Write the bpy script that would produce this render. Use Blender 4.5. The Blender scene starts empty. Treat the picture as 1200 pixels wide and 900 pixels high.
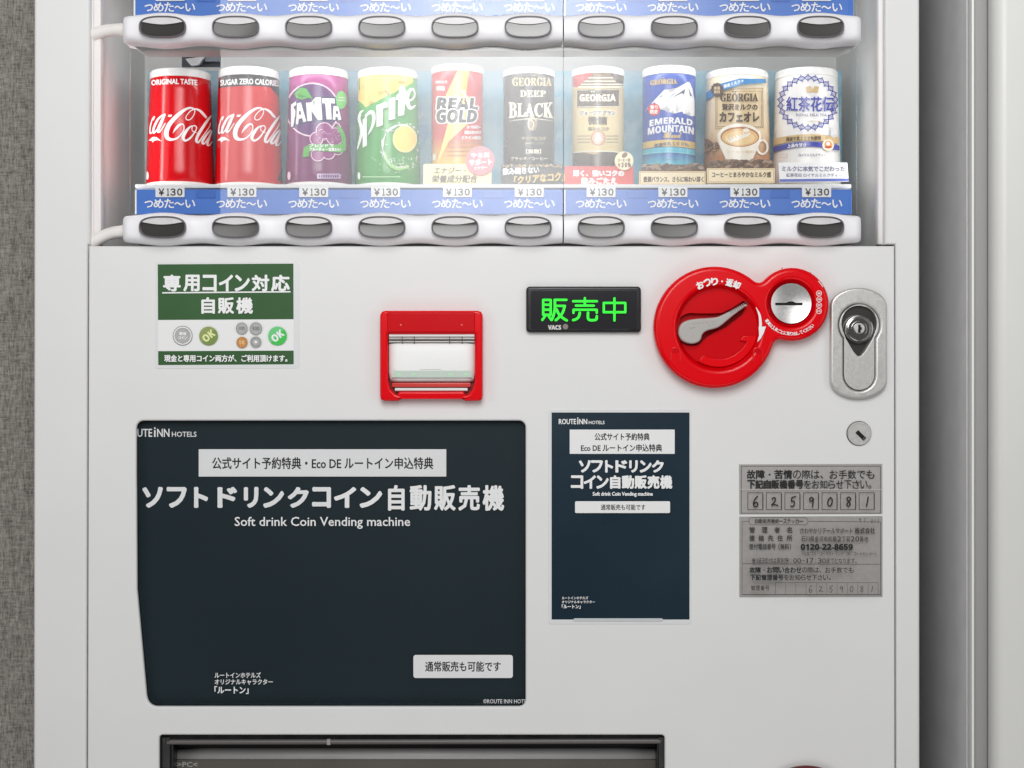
import bpy, bmesh, math, random
from mathutils import Vector, Matrix
from math import pi, sin, cos, radians, sqrt
random.seed(7)
SC = bpy.context.scene
COL = SC.collection

# ------------------------------------------------------------------ camera, light, exposure
D = 1.5                      # camera to front panel, metres
S = 0.00084                  # metres per photo pixel on the front panel (photo 1200 x 900)
cam = bpy.data.cameras.new('camera'); cam_o = bpy.data.objects.new('camera', cam); COL.objects.link(cam_o)
cam_o.location = (0, -D, 0); cam_o.rotation_euler = (pi/2, 0, 0)
cam.sensor_fit = 'HORIZONTAL'; cam.sensor_width = 36; cam.lens = 36*D/(1200*S)
cam.clip_start = 0.05; cam.clip_end = 100
SC.camera = cam_o
SC.view_settings.view_transform = 'Standard'; SC.view_settings.look = 'None'
SC.view_settings.exposure = 0; SC.view_settings.gamma = 1
world = bpy.data.worlds.new('World'); SC.world = world; world.use_nodes = True
bg = world.node_tree.nodes['Background']
bg.inputs[0].default_value = (1.0, 0.99, 0.98, 1); bg.inputs[1].default_value = 0.06
SC.cycles.max_bounces = 10; SC.cycles.transparent_max_bounces = 16
SC.cycles.caustics_reflective = False; SC.cycles.caustics_refractive = False

def area_light(name, loc, target, sx, sy, power, col=(1, 1, 1)):
    l = bpy.data.lights.new(name, 'AREA'); l.shape = 'RECTANGLE'; l.size = sx; l.size_y = sy
    l.energy = power; l.color = col
    o = bpy.data.objects.new(name, l); COL.objects.link(o); o.location = loc
    d = Vector(target) - Vector(loc)
    o.rotation_euler = d.to_track_quat('-Z', 'Y').to_euler()
    return o
# the photographer's softbox above the camera: brightest near its tube and fading to one side (its reflection
# is what washes out the display window); two wide side lights and an overhead one are added as fill
sb = area_light('softbox', (0.044, -1.5, 0.79), (0.044, 0, 0.79), 1.24, 1.06, 33.0)
sb.data.use_nodes = True; nt = sb.data.node_tree; em = nt.nodes['Emission']
tc = nt.nodes.new('ShaderNodeTexCoord'); sp = nt.nodes.new('ShaderNodeSeparateXYZ'); cr = nt.nodes.new('ShaderNodeValToRGB')
nt.links.new(tc.outputs['UV'], sp.inputs[0]); nt.links.new(sp.outputs['X'], cr.inputs[0]); mv = nt.nodes.new('ShaderNodeMapRange'); mv.inputs[1].default_value = 0; mv.inputs[2].default_value = .55; mv.inputs[3].default_value = .78; mv.inputs[4].default_value = 1.3
nt.links.new(sp.outputs['Y'], mv.inputs[0]); ml = nt.nodes.new('ShaderNodeMath'); ml.operation = 'MULTIPLY'
nt.links.new(cr.outputs[0], ml.inputs[0]); nt.links.new(mv.outputs[0], ml.inputs[1]); nt.links.new(ml.outputs[0], em.inputs['Strength'])
cr.color_ramp.interpolation = 'B_SPLINE'
els = [(0, .36), (.17, .42), (.27, .70), (.36, .96), (.50, 1.0), (.61, .80), (.71, .40), (.82, .10), (1.0, .02)]
while len(cr.color_ramp.elements) < len(els): cr.color_ramp.elements.new(.5)
for e, (p, v) in zip(cr.color_ramp.elements, els): e.position = p; e.color = (v, v, v, 1)
area_light('side_light_a', (-1.75, -1.5, 0.15), (0, 0.05, -0.02), 0.9, 1.7, 7.0)
area_light('side_light_b', (1.75, -1.5, 0.15), (0, 0.05, -0.02), 0.9, 1.7, 7.0)
area_light('floor_bounce', (0.0, -1.35, -1.35), (0.0, 0, -0.05), 2.2, 0.9, 6.5, (1, 0.99, 0.98))  # added lamp from below, in place of light bounced off the floor
area_light('overhead_fill', (0.0, -1.2, 1.75), (0.0, 0, 0.0), 1.8, 0.9, 2.5, (1, 0.99, 0.97))

# unseen fill lamps added behind the edge channels to brighten the compartment
area_light('compartment_fill', (-0.403, 0.032, 0.235), (0.0, 0.24, 0.235), 0.012, 0.30, 0.13)
area_light('compartment_fill', (0.354, 0.032, 0.235), (-0.05, 0.24, 0.235), 0.012, 0.30, 0.06)
# the machine's own tube lamp under the upper rail, behind the window pane
area_light('compartment_lamp', (0.0, 0.040, 0.352), (0.0, 0.085, 0.22), 0.60, 0.02, 0.30)

# ------------------------------------------------------------------ materials
MATS = {}
def srgb(c):
    return tuple((v/255/12.92 if v/255 <= .04045 else ((v/255+.055)/1.055)**2.4) for v in c)
def mat(name, col, rough=.5, metal=0., spec=.5, coat=0., noise=None, bump=None, emit=0., vary=0.0):
    """col is an sRGB triple 0..255; noise=(scale, amount) modulates value; bump=(scale, strength)"""
    if name in MATS: return MATS[name]
    m = bpy.data.materials.new(name); m.use_nodes = True; MATS[name] = m
    nt = m.node_tree; b = nt.nodes['Principled BSDF']
    c = srgb(col)
    b.inputs['Base Color'].default_value = (*c, 1); b.inputs['Roughness'].default_value = rough
    b.inputs['Metallic'].default_value = metal; b.inputs['Specular IOR Level'].default_value = spec
    b.inputs['Coat Weight'].default_value = coat; b.inputs['Coat Roughness'].default_value = .08
    if emit:
        b.inputs['Emission Color'].default_value = (*c, 1); b.inputs['Emission Strength'].default_value = emit
    tc = None
    if noise or bump or vary:
        tc = nt.nodes.new('ShaderNodeTexCoord')
    if noise:
        n = nt.nodes.new('ShaderNodeTexNoise'); n.inputs['Scale'].default_value = noise[0]; n.inputs['Detail'].default_value = 6
        nt.links.new(tc.outputs['Object'], n.inputs['Vector'])
        r = nt.nodes.new('ShaderNodeMapRange'); r.inputs[1].default_value = .3; r.inputs[2].default_value = .7
        r.inputs[3].default_value = 1-noise[1]; r.inputs[4].default_value = 1+noise[1]
        nt.links.new(n.outputs['Fac'], r.inputs[0])
        mx = nt.nodes.new('ShaderNodeVectorMath'); mx.operation = 'SCALE'; mx.inputs[0].default_value = c
        nt.links.new(r.outputs[0], mx.inputs['Scale']); nt.links.new(mx.outputs[0], b.inputs['Base Color'])
        r2 = nt.nodes.new('ShaderNodeMapRange'); r2.inputs[1].default_value = .3; r2.inputs[2].default_value = .7
        r2.inputs[3].default_value = max(0, rough-.06); r2.inputs[4].default_value = min(1, rough+.06)
        nt.links.new(n.outputs['Fac'], r2.inputs[0]); nt.links.new(r2.outputs[0], b.inputs['Roughness'])
    if bump:
        n = nt.nodes.new('ShaderNodeTexNoise'); n.inputs['Scale'].default_value = bump[0]; n.inputs['Detail'].default_value = 3
        nt.links.new(tc.outputs['Object'], n.inputs['Vector'])
        bp = nt.nodes.new('ShaderNodeBump'); bp.inputs['Strength'].default_value = bump[1]; bp.inputs['Distance'].default_value = .001
        nt.links.new(n.outputs['Fac'], bp.inputs['Height']); nt.links.new(bp.outputs[0], b.inputs['Normal'])
    return m

def mat_gradient(name, stops, z0, z1, rough=.3, spec=.5, noise=(60, .06)):
    """label print whose own colour runs from z0 (bottom) to z1 (top), object space"""
    m = bpy.data.materials.new(name); m.use_nodes = True; MATS[name] = m
    nt = m.node_tree; b = nt.nodes['Principled BSDF']
    b.inputs['Roughness'].default_value = rough; b.inputs['Specular IOR Level'].default_value = spec
    tc = nt.nodes.new('ShaderNodeTexCoord'); sp = nt.nodes.new('ShaderNodeSeparateXYZ')
    nt.links.new(tc.outputs['Object'], sp.inputs[0])
    mr = nt.nodes.new('ShaderNodeMapRange'); mr.inputs[1].default_value = z0; mr.inputs[2].default_value = z1
    nt.links.new(sp.outputs['Z'], mr.inputs[0])
    n = nt.nodes.new('ShaderNodeTexNoise'); n.inputs['Scale'].default_value = noise[0]; n.inputs['Detail'].default_value = 5
    nt.links.new(tc.outputs['Object'], n.inputs['Vector'])
    ad = nt.nodes.new('ShaderNodeMath'); ad.operation = 'MULTIPLY_ADD'; ad.inputs[1].default_value = noise[1]*2; ad.inputs[2].default_value = -noise[1]
    nt.links.new(n.outputs['Fac'], ad.inputs[0])
    ad2 = nt.nodes.new('ShaderNodeMath'); ad2.operation = 'ADD'
    nt.links.new(mr.outputs[0], ad2.inputs[0]); nt.links.new(ad.outputs[0], ad2.inputs[1])
    cr = nt.nodes.new('ShaderNodeValToRGB')
    while len(cr.color_ramp.elements) < len(stops): cr.color_ramp.elements.new(.5)
    for e, (p, c) in zip(cr.color_ramp.elements, stops):
        e.position = p; e.color = (*srgb(c), 1)
    nt.links.new(ad2.outputs[0], cr.inputs[0]); nt.links.new(cr.outputs[0], b.inputs['Base Color'])
    return m

def mat_pane(name, tint=(1, 1, 1), rough=.0, f=1.0, ior=1.45):
    m = bpy.data.materials.new(name); m.use_nodes = True; nt = m.node_tree; MATS[name] = m
    nt.nodes.remove(nt.nodes['Principled BSDF']); out = nt.nodes['Material Output']
    t = nt.nodes.new('ShaderNodeBsdfTransparent'); t.inputs[0].default_value = (*tint, 1)
    g = nt.nodes.new('ShaderNodeBsdfGlossy'); g.inputs['Roughness'].default_value = rough
    fr = nt.nodes.new('ShaderNodeFresnel'); fr.inputs['IOR'].default_value = ior
    ge = nt.nodes.new('ShaderNodeNewGeometry'); mi = nt.nodes.new('ShaderNodeMapRange')      # same reflectance from both faces of the sheet
    mi.inputs[3].default_value = ior; mi.inputs[4].default_value = 1/ior
    nt.links.new(ge.outputs['Backfacing'], mi.inputs[0]); nt.links.new(mi.outputs[0], fr.inputs['IOR'])
    ml = nt.nodes.new('ShaderNodeMath'); ml.operation = 'MULTIPLY'; ml.inputs[1].default_value = f
    nt.links.new(fr.outputs[0], ml.inputs[0])
    mx = nt.nodes.new('ShaderNodeMixShader')
    nt.links.new(ml.outputs[0], mx.inputs[0]); nt.links.new(t.outputs[0], mx.inputs[1]); nt.links.new(g.outputs[0], mx.inputs[2])
    nt.links.new(mx.outputs[0], out.inputs['Surface'])
    return m

def mat_weave(name):
    m = bpy.data.materials.new(name); m.use_nodes = True; nt = m.node_tree; MATS[name] = m
    b = nt.nodes['Principled BSDF']; b.inputs['Roughness'].default_value = .9; b.inputs['Specular IOR Level'].default_value = .15
    tc = nt.nodes.new('ShaderNodeTexCoord')
    facs = []
    for sc, rot in (((620, 1, 80), 0), ((90, 1, 560), 0), ((420, 1, 110), .6), ((1100, 1, 700), .3)):
        mp = nt.nodes.new('ShaderNodeMapping'); mp.inputs['Scale'].default_value = sc; mp.inputs['Rotation'].default_value = (0, rot, 0)
        nt.links.new(tc.outputs['Object'], mp.inputs['Vector'])
        n = nt.nodes.new('ShaderNodeTexNoise'); n.inputs['Scale'].default_value = 1; n.inputs['Detail'].default_value = 3
        nt.links.new(mp.outputs[0], n.inputs['Vector']); facs.append(n.outputs['Fac'])
    acc = facs[0]
    for f_ in facs[1:]:
        a = nt.nodes.new('ShaderNodeMath'); a.operation = 'ADD'; nt.links.new(acc, a.inputs[0]); nt.links.new(f_, a.inputs[1]); acc = a.outputs[0]
    mr = nt.nodes.new('ShaderNodeMapRange'); mr.inputs[1].default_value = 1.5; mr.inputs[2].default_value = 2.5
    nt.links.new(acc, mr.inputs[0])
    cr = nt.nodes.new('ShaderNodeValToRGB')
    cr.color_ramp.elements[0].color = (*srgb((106, 102, 96)), 1); cr.color_ramp.elements[1].color = (*srgb((196, 191, 183)), 1)
    nt.links.new(mr.outputs[0], cr.inputs[0]); nt.links.new(cr.outputs[0], b.inputs['Base Color'])
    bp = nt.nodes.new('ShaderNodeBump'); bp.inputs['Strength'].default_value = .5; bp.inputs['Distance'].default_value = .0008
    nt.links.new(mr.outputs[0], bp.inputs['Height']); nt.links.new(bp.outputs[0], b.inputs['Normal'])
    return m

WHITE = mat('white_painted_steel', (231, 231, 230), .42, spec=.4, noise=(9, .012), bump=(420, .05))
LINER = mat('compartment_liner', (238, 237, 234), .5, noise=(14, .02))
RAIL = mat('rail_plastic', (250, 249, 252), .36, spec=.45, noise=(20, .01))
CHANNEL = mat('white_channel', (240, 236, 234), .45)
GREYPL = mat('grey_bracket', (150, 150, 148), .5, noise=(40, .05))
BEZEL = mat('bezel_grey', (92, 88, 92), .3)
LENS = mat('button_lens', (66, 64, 62), .10, spec=.5)
LENS.node_tree.nodes['Principled BSDF'].inputs['IOR'].default_value = 1.64
LIP = mat('button_lip', (214, 213, 213), .3, noise=(120, .04))
BLUE = mat('strip_blue', (64, 118, 204), .4, noise=(30, .02))
BLUE2 = mat('strip_blue_tab', (52, 106, 194), .3)
PAPER = mat('paper_white', (238, 238, 238), .5)
INK = mat('ink_black', (28, 27, 28), .5)
INKW = mat('ink_white', (243, 243, 243), .45)
RED = mat('red_plastic', (230, 0, 16), .22, spec=.32, bump=(900, .015))
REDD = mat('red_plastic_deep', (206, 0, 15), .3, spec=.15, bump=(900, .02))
STEEL = mat('satin_aluminium', (212, 210, 207), .42, metal=.7, noise=(500, .06), bump=(1500, .12))
CHROME = mat('chrome', (210, 208, 206), .16, metal=1.)
DARKMETAL = mat('dark_metal', (92, 90, 88), .3, metal=.8)
BLACK = mat('black_plastic', (20, 20, 22), .25, noise=(60, .2))
BLACKM = mat('black_void', (8, 8, 8), .8)
LEVER = mat('lever_grey', (178, 174, 169), .4, bump=(700, .03))
NAVY = mat('poster_navy', (17, 36, 43), .5, spec=.3, noise=(5, .05))
NAVY2 = mat('poster_navy_small', (26, 45, 58), .28, noise=(5, .05))
SILVER = mat('silver_foil', (172, 168, 165), .5, metal=.15, noise=(300, .04))
SILVER2 = mat('silver_foil_lower', (164, 160, 157), .5, metal=.15, noise=(300, .05))
GREEN = mat('print_green', (58, 96, 56), .4, spec=.25, noise=(18, .05))
CLEARSHEET = mat_pane('laminate', (.97, .97, .97), .08, 1.0)
PANE = mat_pane('clear_acrylic', (.994, .995, .995), .0, 1.0, 1.5)
COVER = mat_pane('poster_cover', (.99, .992, .994), .0, .6)
WEAVE = mat_weave('woven_wallpaper')

# ------------------------------------------------------------------ helpers
def W(px, py, Y=0.0):
    k = S*(D+Y)/D
    return ((px-600)*k, Y, (450-py)*k)
def K(Y): return S*(D+Y)/D

def tag(o, label=None, cat=None, group=None, kind=None):
    if label: o['label'] = label
    if cat: o['category'] = cat
    if group: o['group'] = group
    if kind: o['kind'] = kind
    return o
def thing(name, loc, label, cat, group=None):
    o = bpy.data.objects.new(name, None); COL.objects.link(o); o.location = loc; o.empty_display_size = .02
    return tag(o, label, cat, group)
def root_world(p):
    v = Vector((0, 0, 0))
    while p is not None:
        v = v + p.location; p = p.parent
    return v
def link(name, me, parent=None, smooth=35, flatfront=False):
    o = bpy.data.objects.new(name, me); COL.objects.link(o)
    if smooth and len(me.polygons):
        me.polygons.foreach_set('use_smooth', [True]*len(me.polygons))
        me.set_sharp_from_angle(angle=radians(smooth))
        for p in me.polygons:
            if flatfront and abs(p.normal.y) > .9995: p.use_smooth = False
    if parent is not None:
        o.parent = parent; o.location = -root_world(parent)
    return o

class MB:
    def __init__(s): s.v = []; s.f = []; s.m = []; s.mats = []
    def mi(s, m):
        if m not in s.mats: s.mats.append(m)
        return s.mats.index(m)
    def add(s, vs, fs, m):
        b = len(s.v); i = s.mi(m); s.v += [tuple(v) for v in vs]
        for f in fs: s.f.append(tuple(b+j for j in f)); s.m.append(i)
    def box(s, x0, x1, y0, y1, z0, z1, m):
        vs = [(x, y, z) for x in (x0, x1) for y in (y0, y1) for z in (z0, z1)]
        s.add(vs, [(0, 1, 3, 2), (4, 6, 7, 5), (0, 4, 5, 1), (2, 3, 7, 6), (0, 2, 6, 4), (1, 5, 7, 3)], m)
    def pbox(s, px0, py0, px1, py1, Yf, th, m):      # box given by its front rectangle in photo units at depth Yf
        a = W(px0, py1, Yf); b = W(px1, py0, Yf); s.box(a[0], b[0], Yf, Yf+th, a[2], b[2], m)
    def lathe(s, c, prof, m, n=48, axis='Y', cap=True):
        """prof: list of (r, h); axis Y: h is world y; axis Z: h is world z; c = centre"""
        vs = []; fs = []
        for r, h in prof:
            for i in range(n):
                a = 2*pi*i/n
                if axis == 'Y': vs.append((c[0]+r*cos(a), h, c[2]+r*sin(a)))
                else: vs.append((c[0]+r*cos(a), c[1]+r*sin(a), h))
        for j in range(len(prof)-1):
            for i in range(n):
                k = (i+1) % n; f = (j*n+i, j*n+k, (j+1)*n+k, (j+1)*n+i)
                fs.append(f)
        if cap:
            fs.append(tuple(range(n))); fs.append(tuple((len(prof)-1)*n+i for i in range(n)))
        s.add(vs, fs, m)
    def tube(s, pts, r, m, n=12):
        vs = []; fs = []; P = [Vector(p) for p in pts]
        for j, p in enumerate(P):
            d = (P[min(j+1, len(P)-1)]-P[max(j-1, 0)]).normalized()
            u = d.cross(Vector((0, 1, 0)))
            if u.length < 1e-4: u = Vector((1, 0, 0))
            u.normalize(); w = d.cross(u)
            for i in range(n):
                a = 2*pi*i/n; vs.append(p+(u*cos(a)+w*sin(a))*r)
        for j in range(len(P)-1):
            for i in range(n):
                k = (i+1) % n; fs.append((j*n+i, j*n+k, (j+1)*n+k, (j+1)*n+i))
        fs.append(tuple(range(n))); fs.append(tuple((len(P)-1)*n+i for i in range(n)))
        s.add(vs, fs, m)
    def build(s, name, parent=None, smooth=35, bevel=0, recalc=True):
        me = bpy.data.meshes.new(name); me.from_pydata(s.v, [], s.f)
        for m in s.mats: me.materials.append(m)
        me.polygons.foreach_set('material_index', s.m)
        if recalc or bevel:
            bm = bmesh.new(); bm.from_mesh(me)
            if bevel:
                bmesh.ops.bevel(bm, geom=[e for e in bm.edges if e.is_manifold and e.calc_face_angle(0) > .8], offset=bevel, segments=3, affect='EDGES', profile=.5)
            bmesh.ops.recalc_face_normals(bm, faces=bm.faces)
            bm.to_mesh(me); bm.free()
        return link(name, me, parent, smooth)

def rr(x0, y0, x1, y1, r, n=6):
    pts = []
    for cx, cy, a0 in ((x1-r, y0+r, -pi/2), (x1-r, y1-r, 0), (x0+r, y1-r, pi/2), (x0+r, y0+r, pi)):
        for i in range(n+1):
            a = a0+pi/2*i/n; pts.append((cx+r*cos(a), cy+r*sin(a)))
    return pts
def ell(cx, cy, rx, ry=None, n=32, a0=0, a1=2*pi):
    ry = rx if ry is None else ry
    full = abs(a1-a0-2*pi) < 1e-6
    return [(cx+rx*cos(a0+(a1-a0)*i/(n if full else n-1)), cy+ry*sin(a0+(a1-a0)*i/(n if full else n-1))) for i in range(n)]

def plate_mesh(loops, Yf, th, bevel, world=False, res=3):
    """flat plate with holes: loops are closed outlines in photo units at depth Yf; front face at Yf, thickness th"""
    c = bpy.data.curves.new('p', 'CURVE'); c.dimensions = '2D'; c.fill_mode = 'BOTH'
    b = min(bevel, th/2*.98)
    c.extrude = th/2-b; c.bevel_depth = b; c.offset = -b; c.bevel_resolution = res
    for lp in loops:
        q = [(p[0], p[1]) for p in lp] if world else [(W(p[0], p[1], Yf)[0], W(p[0], p[1], Yf)[2]) for p in lp]
        sp = c.splines.new('POLY'); sp.points.add(len(q)-1); sp.use_cyclic_u = True
        for i, (x, z) in enumerate(q): sp.points[i].co = (x, z, 0, 1)
    o = bpy.data.objects.new('p', c); COL.objects.link(o)
    dg = bpy.context.evaluated_depsgraph_get(); dg.update()
    me = bpy.data.meshes.new_from_object(o.evaluated_get(dg))
    bpy.data.objects.remove(o); bpy.data.curves.remove(c)
    bm = bmesh.new(); bm.from_mesh(me); bmesh.ops.remove_doubles(bm, verts=bm.verts, dist=1e-6)
    for v in bm.verts: v.co = Vector((v.co.x, Yf+th/2-v.co.z, v.co.y))
    bmesh.ops.recalc_face_normals(bm, faces=bm.faces)
    bm.to_mesh(me); bm.free(); me.materials.clear()
    return me
def plate(name, loops, Yf, th, bevel, m, parent=None, res=3):
    me = plate_mesh(loops, Yf, th, bevel, res=res); me.name = name; me.materials.append(m)
    return link(name, me, parent, 40, True)

# ---- lettering
_GC = {}
def uni(s, up, lo=None, dg=None):
    r = ''
    for ch in s:
        if 'A' <= ch <= 'Z': r += chr(up+ord(ch)-65)
        elif 'a' <= ch <= 'z' and lo: r += chr(lo+ord(ch)-97)
        elif ch.isdigit() and dg: r += chr(dg+ord(ch)-48)
        else: r += ch
    return r
def serif(s): return uni(s, 0x1D400, 0x1D41A, 0x1D7CE)
def bold(s): return uni(s, 0x1D5D4, 0x1D5EE, 0x1D7EC)
def boldit(s): return uni(s, 0x1D63C, 0x1D656)
def script(s): return uni(s, 0x1D4D0, 0x1D4EA)
def glyphs(s):
    if s in _GC: return _GC[s]
    c = bpy.data.curves.new('t', 'FONT'); c.body = s; c.size = 1; c.resolution_u = 2
    o = bpy.data.objects.new('t', c); COL.objects.link(o)
    dg = bpy.context.evaluated_depsgraph_get(); dg.update()
    me = bpy.data.meshes.new_from_object(o.evaluated_get(dg))
    v = [(q.co.x, q.co.y) for q in me.vertices]; f = [tuple(p.vertices) for p in me.polygons]
    bpy.data.objects.remove(o); bpy.data.curves.remove(c); bpy.data.meshes.remove(me)
    x0 = min(p[0] for p in v); x1 = max(p[0] for p in v); y0 = min(p[1] for p in v); y1 = max(p[1] for p in v)
    v = [((p[0]-x0)/(x1-x0), 1-(p[1]-y0)/(y1-y0)) for p in v]        # u right, v down, both 0..1
    _GC[s] = (v, f); return _GC[s]

def spline(pts, n=6):
    out = []
    P = [pts[0]]+list(pts)+[pts[-1]]
    for i in range(1, len(P)-2):
        for k in range(n):
            t = k/n
            out.append(tuple(.5*((2*P[i][d])+(-P[i-1][d]+P[i+1][d])*t+(2*P[i-1][d]-5*P[i][d]+4*P[i+1][d]-P[i+2][d])*t*t
                       + (-P[i-1][d]+3*P[i][d]-3*P[i+1][d]+P[i+2][d])*t**3) for d in range(len(pts[0]))))
    out.append(tuple(pts[-1])); return out

class Art:
    """printed artwork: thin inked shapes laid one over the other on a surface; mapper(px, py, lift) -> xyz"""
    def __init__(s, mapper, lift0=.00025, step=.00003, tf=None):
        s.map = mapper; s.l = lift0; s.step = step; s.items = []; s.mats = []; s.tf = tf or (lambda x, y: (x, y))
    def mi(s, m):
        if m not in s.mats: s.mats.append(m)
        return s.mats.index(m)
    def raw(s, v, f, m, lifts=None):
        v = [s.tf(*p) for p in v]
        s.items.append((v, f, s.mi(m), lifts or [s.l]*len(v))); s.l += s.step
    def poly(s, pts, m):
        pts = list(pts); s.raw(pts, [tuple(range(len(pts)))], m)
    def rect(s, x0, y0, x1, y1, m): s.poly([(x0, y0), (x1, y0), (x1, y1), (x0, y1)], m)
    def circle(s, cx, cy, r, m, ry=None, n=32): s.poly(ell(cx, cy, r, ry, n), m)
    def ring(s, cx, cy, r, w, m, ry=None, n=40, a0=0, a1=2*pi):
        ry = r if ry is None else ry; v = []; f = []; st = n
        for i in range(n+1):
            a = a0+(a1-a0)*i/n
            v += [(cx+(r-w/2)*cos(a), cy+(ry-w/2)*sin(a)), (cx+(r+w/2)*cos(a), cy+(ry+w/2)*sin(a))]
        for i in range(n): f.append((2*i, 2*i+1, 2*i+3, 2*i+2))
        s.raw(v, f, m)
    def frame(s, x0, y0, x1, y1, w, m):
        s.raw([(x0, y0), (x1, y0), (x1, y1), (x0, y1), (x0+w, y0+w), (x1-w, y0+w), (x1-w, y1-w), (x0+w, y1-w)],
              [(0, 1, 5, 4), (1, 2, 6, 5), (2, 3, 7, 6), (3, 0, 4, 7)], m)
    def line(s, x0, y0, x1, y1, w, m):
        d = sqrt((x1-x0)**2+(y1-y0)**2); nx = -(y1-y0)/d*w/2; ny = (x1-x0)/d*w/2
        s.poly([(x0+nx, y0+ny), (x1+nx, y1+ny), (x1-nx, y1-ny), (x0-nx, y0-ny)], m)
    def stroke(s, pts, m, scale=1., org=(0, 0), n=6, w=None):
        """pts: (x, y, width); scale/org turn zoomed coordinates into photo units"""
        q = [(p[0], p[1], p[2] if len(p) > 2 else w) for p in pts]
        q = spline(q, n)
        q = [(org[0]+p[0]/scale, org[1]+p[1]/scale, max(.15, p[2]/scale)) for p in q]
        v = []; f = []; L = []; N = len(q)
        for i, (x, y, ww) in enumerate(q):
            a = q[max(0, i-1)]; b = q[min(N-1, i+1)]; dx = b[0]-a[0]; dy = b[1]-a[1]; d = sqrt(dx*dx+dy*dy) or 1
            v += [(x-dy/d*ww/2, y+dx/d*ww/2), (x+dy/d*ww/2, y-dx/d*ww/2)]; L += [s.l+i*2e-7]*2
        for i in range(N-1): f.append((2*i, 2*i+1, 2*i+3, 2*i+2))
        s.l += N*2e-7; s.raw(v, f, m, L)
        for k in (0, -1):
            x, y, ww = q[k]; s.poly(ell(x, y, ww*.49, n=10), m)
    def zpoly(s, pts, m, scale, org): s.poly([(org[0]+x/scale, org[1]+y/scale) for x, y in pts], m)
    def text(s, t, x0, y0, x1, y1, m, b=0., k=8, sag=0., quad=None, fn=None, outline=None):
        """fit the words into the box x0..x1, y0..y1 (or a 4-corner quad); b = extra stroke weight, photo units"""
        if outline:
            s.text(t, x0, y0, x1, y1, outline[0], outline[1], 12, sag, quad, fn)
        v, f = glyphs(t)
        def pos(u, w):
            if fn: return fn(u, w)
            if quad:
                a, bb, c, d = quad
                tx = a[0]*(1-u)+bb[0]*u; ty = a[1]*(1-u)+bb[1]*u; ux = d[0]*(1-u)+c[0]*u; uy = d[1]*(1-u)+c[1]*u
                return (tx*(1-w)+ux*w, ty*(1-w)+uy*w)
            return (x0+(x1-x0)*u, y0+(y1-y0)*w+sag*((2*u-1)**2))
        base = [pos(u, w) for u, w in v]
        offs = [(0, 0)] if b <= 0 else [(b*cos(2*pi*i/k), b*sin(2*pi*i/k)) for i in range(k)]
        for ox, oy in offs: s.raw([(x+ox, y+oy) for x, y in base], f, m); s.l -= s.step*.75
        s.l += s.step
    def build(s, name, parent=None, slice_px=None, clip=None, smooth=0):
        allv = []; allf = []; allm = []
        for v, f, m, L in s.items:
            bm = bmesh.new(); lay = bm.verts.layers.float.new('lift')
            bv = []
            for p, l in zip(v, L):
                q = bm.verts.new((p[0], p[1], 0)); q[lay] = l; bv.append(q)
            for ff in f:
                try: bm.faces.new([bv[i] for i in ff])
                except ValueError: pass
            bmesh.ops.triangulate(bm, faces=bm.faces[:])
            lmin = min(L)
            if clip:
                for (p, nrm) in clip:
                    bmesh.ops.bisect_plane(bm, geom=bm.verts[:]+bm.edges[:]+bm.faces[:], plane_co=(*p, 0), plane_no=(*nrm, 0), clear_outer=True, dist=1e-5)
            if slice_px and bm.verts:
                for ax, stp in ((0, slice_px), (1, slice_px*5)):
                    a = min(q.co[ax] for q in bm.verts); b = max(q.co[ax] for q in bm.verts); x = math.floor(a/stp)*stp+stp
                    while x < b:
                        bmesh.ops.bisect_plane(bm, geom=bm.verts[:]+bm.edges[:]+bm.faces[:], plane_co=((x, 0, 0) if ax == 0 else (0, x, 0)), plane_no=((1, 0, 0) if ax == 0 else (0, 1, 0)), dist=1e-5)
                        x += stp
            bm.verts.index_update(); off = len(allv)
            for q in bm.verts: allv.append(s.map(q.co.x, q.co.y, max(q[lay], lmin)))
            for ff in bm.faces:
                allf.append(tuple(off+q.index for q in ff.verts)); allm.append(m)
            bm.free()
        me = bpy.data.meshes.new(name); me.from_pydata(allv, [], allf)
        for m in s.mats: me.materials.append(m)
        me.polygons.foreach_set('material_index', allm)
        # face the camera side
        bm = bmesh.new(); bm.from_mesh(me)
        for ff in bm.faces:
            if ff.normal.y > 0: ff.normal_flip()
        bm.to_mesh(me); bm.free()
        return link(name, me, parent, smooth)

def flat(Y): return lambda px, py, l: W(px, py, Y)[:1]+(Y-l,)+W(px, py, Y)[2:]

def card(name, loops, Y, th, m, label, cat, group=None, bevel=.0004):
    o = plate(name, loops, Y, th, bevel, m); return tag(o, label, cat, group)

# ================================================================== THE PLACE: wall, neighbour
mb = MB(); mb.box(-2.2, 1.6, .40, .46, -1.0, 1.4, WEAVE)
w = mb.build('wall', smooth=0); tag(w, 'grey brown woven fabric wallpaper wall behind the vending machine', 'wall')

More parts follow.
